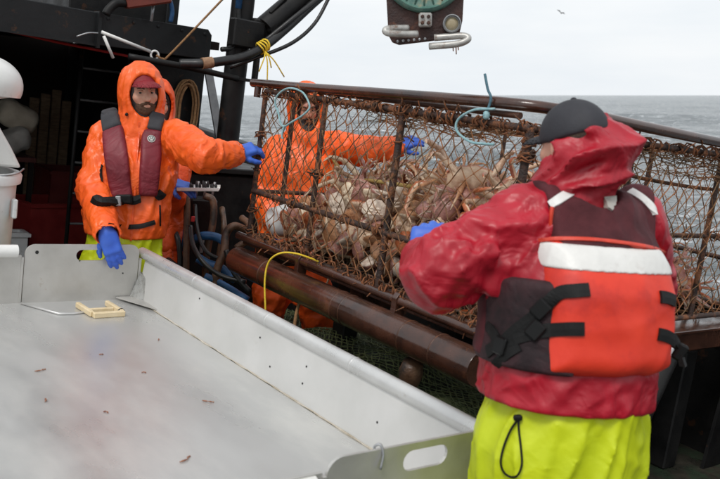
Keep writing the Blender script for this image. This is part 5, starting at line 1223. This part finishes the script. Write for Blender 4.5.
vest = empty('life_vest', False); vest.parent = m2; vest['label'] = 'orange foam life vest with dark mesh yoke and white reflective band'
lo, hi = bb([C2], .42); hi[2] = C2[2] + .36
for fn, nm_, mm_, rs_ in ((foam2, 'foam_panel', m_hivest, .0075), (yoke2, 'mesh_yoke', m_vestmesh, .0085), (side2, 'side_panel', mat('vest_side', (.045, .010, .014), (.014, .006, .008), .75, scale=9, bump=.5, bscale=300, bdist=.003, crease=(5, .3, .02)), .0085), (front2, 'front_panel', m_vestmesh, .012)): solid(nm_, fn, lo, hi, rs_, mm_, vest, 1)
def band2(P):
    x, y, z = loc2(P); d = foam2(P) - .004; zb = .098; b = np.maximum(np.abs(z - zb) - .033, np.abs(x + .005) - .216); return smax(smax(d, b, .003), -(foam2(P) + .006), .002)
solid('reflective_band', band2, lo, hi, .0042, m_reflect, vest, 2)
def piping2(P):
    x, y, z = loc2(P); d = np.maximum(yoke2(P) - .003, foam2(P) * 0 - 1); b = np.maximum(np.abs(z - .140) - .010, np.abs(x) - .20); return smax(d, b, .004)
allv = lambda P: np.minimum(np.minimum(foam2(P), side2(P)), np.minimum(yoke2(P), jack2(P)))
H2 = lambda *q: [hit(x, y, allv, 1.9, 2.9) for x, y in q]
ribbon(H2((589, 290), (575, 291), (560, 293), (548, 303), (533, 318), (515, 332), (500, 346)), .036, .004, 'strap', m_web, vest)
ribbon(H2((584, 329), (570, 329), (552, 330), (536, 332), (515, 338), (498, 345), (488, 352)), .036, .004, 'strap', m_web, vest)
ribbon(H2((480, 318), (492, 330), (500, 345), (503, 356)), .030, .004, 'strap', m_web, vest)
ribbon(H2((520, 346), (508, 354), (496, 364)), .028, .004, 'strap', m_web, vest)
ribbon(H2((660, 297), (667, 298), (674, 301)), .034, .004, 'strap', m_web, vest)
ribbon(H2((658, 334), (666, 336), (674, 341)), .034, .004, 'strap', m_web, vest)
for (x, y) in ((536, 330), (541, 309), (502, 346)):
    (p, n), = H2((x, y)); Mq = Vector((0, 0, 1)).rotation_difference(n).to_matrix() @ Matrix.Rotation(0.5, 3, 'Z'); G().box(p + n * .008, (.024, .021, .007), Mq, bev=.004).build('buckle', mat('buckle_black', (.006, .006, .006), None, .45, spec=.25), vest, boat=False)
G().box(pt(680, 352, DM + .05), (.016, .012, .026), Matrix.Rotation(.5, 3, 'Y'), bev=.006).build('buckle', MATS['buckle_black'], vest, boat=False)
ribbon([(pt(673, 338, DM + .02), Vector((.8, -.5, 0))), (pt(678, 346, DM + .05), Vector((.8, -.5, 0))), (pt(684, 366, DM + .05), Vector((.8, -.5, 0)))], .026, .004, 'strap', m_web, vest)
Y2 = lambda *q: [hit(x, y, yoke2, 1.9, 2.9) for x, y in q]
ribbon(Y2((551, 205), (557, 201), (563, 197), (570, 193), (577, 189)), .027, .003, 'reflective_strip', m_reflect, vest)
ribbon(Y2((630, 191), (637, 195), (644, 200), (651, 207), (656, 214)), .025, .003, 'reflective_strip', m_reflect, vest)
ribbon(H2((609, 196), (609, 201), (609, 210)), [.040, .040, .036, .022, .014], .006, 'badge', mat('grey_badge', (.40, .38, .34), (.46, .44, .40), .5), vest)
# orange edge tape of the vest
m_tape = cloth('vest_tape', srgb(216, 70, 48), srgb(200, 58, 40), .5)
ribbon(H2((541, 240), (560, 239), (590, 240), (620, 243), (650, 248), (664, 252)), .010, .004, 'edge_tape', m_tape, vest)
ribbon(Y2((553, 207), (552, 216), (551, 226), (550, 236)), .010, .004, 'edge_tape', m_tape, vest)
F2 = lambda *q: [hit(x, y, foam2, 1.9, 2.9) for x, y in q]
m_seam = cloth('vest_seam', srgb(176, 38, 26), srgb(160, 30, 22), .6)
# cap
HM2 = S2['HM']; hd2 = A3(S2['head'])
def cap2(P):
    q = (P - hd2) @ HM2.T
    dome = smax(ell(q, (0, -.008, .028), (.089, .110, .104)), -(q[:, 2] - .012 + .18 * np.minimum(q[:, 1], .0) * 1.2), .01)
    br = smax(smax(ell(q, (0, .085, .000), (.080, .105, .040)), -ell(q, (0, .085, -.007), (.080, .105, .040)), .003), -(q[:, 1] - .055), .006); br = smax(br, -(q[:, 2] - .008), .004)
    return smin(dome, br, .008)
lo, hi = bb([hd2], .25); cp_ = solid('cap', cap2, lo, hi, .006, m_capblk, m2, 1)
G().lathe(Vector((hd2 + HM2.T @ A3((0, -.008, .130))).tolist()), (0, 0, 1), [(0, .009), (.004, .008), (.007, .003)], 12).build('button', m_capblk, cp_, boat=False, smooth=True)
def hair2(P):
    q = (P - hd2) @ HM2.T; d = smin(ell(q, (0, -.014, .026), (.081, .101, .092)), ell(q, (0, -.03, -.045), (.066, .064, .055)), .03); d = smax(d, q[:, 1] - .015 - .3 * q[:, 2], .01); d = smax(d, -(q[:, 2] + .085), .01)
    d = smax(d, -ell(q, (-.078, -.006, -.012), (.03, .030, .040)), .006); return smax(d, -ell(q, (.078, -.006, -.012), (.03, .030, .040)), .006)
lo, hi = bb([hd2], .16); solid('hair', hair2, lo, hi, .006, mat('short_brown_hair', (.035, .022, .015), (.07, .045, .03), .8, scale=90, bump=.8, bscale=250, bdist=.005), m2, 1)
# draw cord loop on the trousers
tfn = lambda P: np.minimum(S2['trouser'](P), jack2(P))
cord = H2((518, 416)); lp_ = [(517, 418), (510, 428), (503, 445), (500, 460), (503, 470), (510, 475), (517, 473), (521, 462), (520, 445), (518, 428), (518, 417)]
G().tube(smoothpath([hit(x, y, tfn, 1.9, 2.9)[0] + Vector((0, -.012, 0)) for x, y in lp_], 5), .0032, 6).build('draw_cord', m_web, m2, boat=False, smooth=True)
p = hit(517, 416, tfn, 1.9, 2.9)[0] + Vector((0, -.012, 0)); G().box(p, (.012, .008, .008), bev=.004).build('cord_lock', m_web, m2, boat=False)
# ---- man in the orange hooded jacket by the far table gate
D1 = 4.84
S1 = dict(label='bearded man in orange hooded jacket and maroon life vest, one hand on the gate', pelvis=pt(122, 262, D1 + .03), waist=pt(127, 212, D1 + .02), chest=pt(135, 168, D1), neck=pt(141, 121, D1 - .01), head=pt(142, 93, D1 - .055),
          right=(.985, .17, 0), facing=-1, look=(.50, -.86, -.05), hs=1.06, stance=.06, step=(.0, .0), jmat=m_orange, tmat=m_yellow,
          torso=dict(hem=(.222, .168), waist=(.212, .158), chest=(.215, .155), shoulder=(.15, .10), drop=.0), hemc=pt(122, 235, D1), hemn=(.10, 0, 1),
          arms=[dict(S=pt(108, 137, D1 + .02), E=pt(94, 189, D1 - .12), W=pt(107, 233, 4.42), dir=(.28, -.06, -.95), nv=(.12, -.98, .0), curl=.16, side=1, hsz=1.12, r=(.095, .086, .066), fold=.014, cuff=1.0),
                dict(S=pt(175, 137, D1 - .02), E=pt(206, 156, D1 - .22), W=pt(237, 154, D1 - .05), dir=(.85, .42, .30), nv=(-.2, -.65, .65), curl=.6, side=1, hsz=1.1, r=(.100, .088, .066), fold=.015)],
          tr=(.212, .158, .125, .11, .09), res=.0085, tf=.017, bres=.0068, gres=.0055, tres=.011, it=1, top=.24)
lin1 = hood_up(S1, c_off=(-.004, -.025, .012), r=(.124, .140, .150), op=((.010, .14, -.010), (.096, .125, .126)))
m1, base1, jack1, torso1 = person(S1)
lo, hi = bb([S1['head']], .24); solid('hood_lining', lin1, lo, hi, .0065, m_blk, m1, 1)
face(S1, m1, m_beard, True, m_capred)
vest1 = empty('life_vest', False); vest1.parent = m1; vest1['label'] = 'maroon inflatable life vest with charcoal shoulders'
H1 = lambda *q: [hit(x, y, jack1, 4.1, 5.4) for x, y in q]
def strip(x0, w, col, nm_, m_):
    padloft([hit(x, y, lambda P: np.minimum(base1(P) - .016, jack1(P) + .004), 4.1, 5.4) for x, y in x0], w, .028, nm_, m_, vest1)
strip([(113, 129), (114, 140), (116, 155), (118, 170), (120, 185), (123, 201)], (.060, .062, .064, .063, .060, .056), None, 'float_panel', m_vestred)
strip([(153, 130), (151, 142), (151, 155), (150, 168), (149, 182), (148, 196)], (.050, .055, .057, .056, .054, .050), None, 'float_panel', m_vestred)
strip([(110, 111), (110, 115), (111, 121), (113, 130)], (.044, .050, .055, .058), None, 'shoulder_panel', m_char)
strip([(158, 113), (157, 117), (155, 123), (153, 131)], (.038, .042, .046, .049), None, 'shoulder_panel', m_char)
allv1 = lambda P: jack1(P)
ribbon(H1((94, 200), (102, 204), (112, 203), (122, 201), (132, 200), (140, 199)), .045, .03, 'belt', m_web, vest1)
ribbon(H1((111, 224), (120, 226), (130, 227), (142, 226), (155, 222)), .026, .006, 'draw_cord', m_web, m1)
ribbon(H1((155, 197), (160, 195), (163, 192)), .05, .012, 'belt', m_web, vest1)
(p, n), = H1((127, 199)); G().box(p + n * .04, (.045, .014, .026), bev=.008).build('buckle', m_web, vest1, boat=False)
(p, n), = H1((113, 204)); G().box(p + n * .035, (.014, .008, .026), bev=.003).build('slider', m_galv, vest1, boat=False)
p, n = hit(151, 141, lambda P: np.minimum(base1(P) - .016, jack1(P) + .004), 4.1, 5.4); p = p - n * .014
G().lathe(p + n * .042, n, [(-.01, .021), (.002, .022), (.004, .019)], 24).build('badge', mat('badge_grey', (.42, .45, .42), (.58, .60, .56), .5, scale=90), vest1, boat=False, auto=40)
bq = bpy.data.objects[[o_.name for o_ in vest1.children if o_.name.startswith('badge')][0]]; sd_ = n.cross(Vector((0, 0, 1))).normalized(); up_ = sd_.cross(n)
G().tube([p + n * .0465 + (sd_ * math.cos(w) + up_ * math.sin(w)) * .016 for w in [i * math.pi / 10 for i in range(20)]], .0018, 5, closed=True).build('emblem_ring', m_char, bq, boat=False)
G().tube([p + n * .0465 + sd_ * a_ * .010 + up_ * b_ * .008 for a_, b_ in ((-1, -1), (-.5, 1), (0, -.3), (.5, 1), (1, -1))], .0018, 5).build('emblem_mark', m_char, bq, boat=False)
# zip and hood toggles
ribbon(H1((139, 122), (139, 135), (137, 160), (135, 190), (133, 215), (131, 240)), .012, .004, 'zip', m_orange2, m1)
ribbon(H1((160, 205), (160, 216), (160, 226)), .008, .003, 'pocket_zip', m_web, m1); ribbon(H1((102, 165), (101, 172), (102, 182)), .008, .003, 'pocket_zip', m_web, m1)
for x, y in ((127, 114), (148, 116)):
    (p, n), = H1((x, y)); G().lathe(p, n, [(-.004, .008), (.008, .009), (.014, .006)], 10).build('toggle', m_web, m1, boat=False)

# ---- second man in orange, half hidden behind him
D4 = 5.62
S4 = dict(label='man in an orange hood mostly hidden behind the bearded man, holding a flat tray', pelvis=pt(150, 250, D4), waist=pt(150, 208, D4), chest=pt(153, 170, D4), neck=pt(155, 128, D4 - .01), head=pt(156, 104, D4 - .03),
          right=(.97, -.2, 0), facing=-1, look=(.55, -.83, -.10), jmat=m_orange2, tmat=m_orange2, torso=dict(hem=(.22, .165), waist=(.21, .155), chest=(.21, .15), shoulder=(.14, .10), drop=.0), hemc=pt(150, 248, D4),
          arms=[dict(S=pt(126, 145, D4), E=pt(118, 195, D4 - .05), W=pt(135, 215, D4 - .25), dir=(.5, -.6, -.3), nv=(-.2, -.3, .9), curl=.3, side=1),
                dict(S=pt(179, 147, D4 - .05), E=pt(172, 196, D4 - .15), W=pt(171, 183, D4 - .35), dir=(.93, -.3, -.20), nv=(.15, -.35, .9), curl=.28, side=1, hsz=1.1)],
          tr=(.20, .16, .12, .105, .085), res=.013, bres=.0105, tres=.014, gres=.006, tf=.010, top=.24)
lin4 = hood_up(S4); m4, base4, jack4, torso4 = person(S4); lo, hi = bb([S4['head']], .24); solid('hood_lining', lin4, lo, hi, .008, m_blk, m4, 1); face(S4, m4, m_beard, False)
ty = bpy.data.objects.new('tray', None); COL.objects.link(ty); ty.location = pt(199, 189, D4 - .38); ty.rotation_euler = (0, .02, .1); tag(ty, 'thin flat tray with black bits held in a blue glove', 'tray')
G().box((0, 0, 0), (.125, .09, .005), bev=.003).build('base', m_white, ty, boat=False)
for s in (-1, 1): G().box((0, s * .088, .009), (.125, .003, .008)).build('rim', m_white, ty, boat=False)
rs = random.Random(3)
for k in range(14): G().lathe((rs.uniform(-.10, .11), rs.uniform(-.06, .06), .004), (0, 0, 1), [(0, .008), (.008 + rs.random() * .02, .010), (.02 + rs.random() * .025, .004)], 7).build('bait_piece', m_blk, ty, boat=False, smooth=True)

# ---- man in orange behind the crab pot
D3 = 5.72
S3 = dict(label='man in orange oilskins behind the netted pot with one arm stretched along it', pelvis=pt(292, 245, D3), waist=pt(294, 212, D3), chest=pt(300, 172, D3), neck=pt(304, 134, D3 - .01), head=pt(307, 109, D3 - .03),
          right=(.99, .12, 0), facing=-1, look=(.18, -.97, -.16), skin=m_skinr, jmat=m_orange, tmat=m_orange2, torso=dict(hem=(.23, .17), waist=(.22, .16), chest=(.225, .16), shoulder=(.15, .10), drop=.0), hemc=pt(292, 246, D3), stance=.10, step=(.02, -.02),
          arms=[dict(S=pt(278, 150, D3 + .02), E=pt(266, 198, D3 - .02), W=pt(277, 228, D3 - .22), dir=(.5, -.4, -.6), nv=(-.2, -.9, .2), curl=.3, side=1),
                dict(S=pt(330, 146, D3 - .02), E=pt(366, 152, D3 - .2), W=pt(398, 147, D3 - .12), dir=(.85, .1, .35), nv=(-.1, -.75, .6), curl=.35, side=1, hsz=1.1, r=(.10, .092, .070), fold=.016)],
          tr=(.205, .165, .13, .12, .10), res=.0095, bres=.0085, tres=.012, gres=.006, tf=.012, top=.24)
lin3 = hood_up(S3); m3, base3, jack3, torso3 = person(S3); lo, hi = bb([S3['head']], .24); solid('hood_lining', lin3, lo, hi, .008, m_blk, m3, 1); face(S3, m3, m_beardd, False)
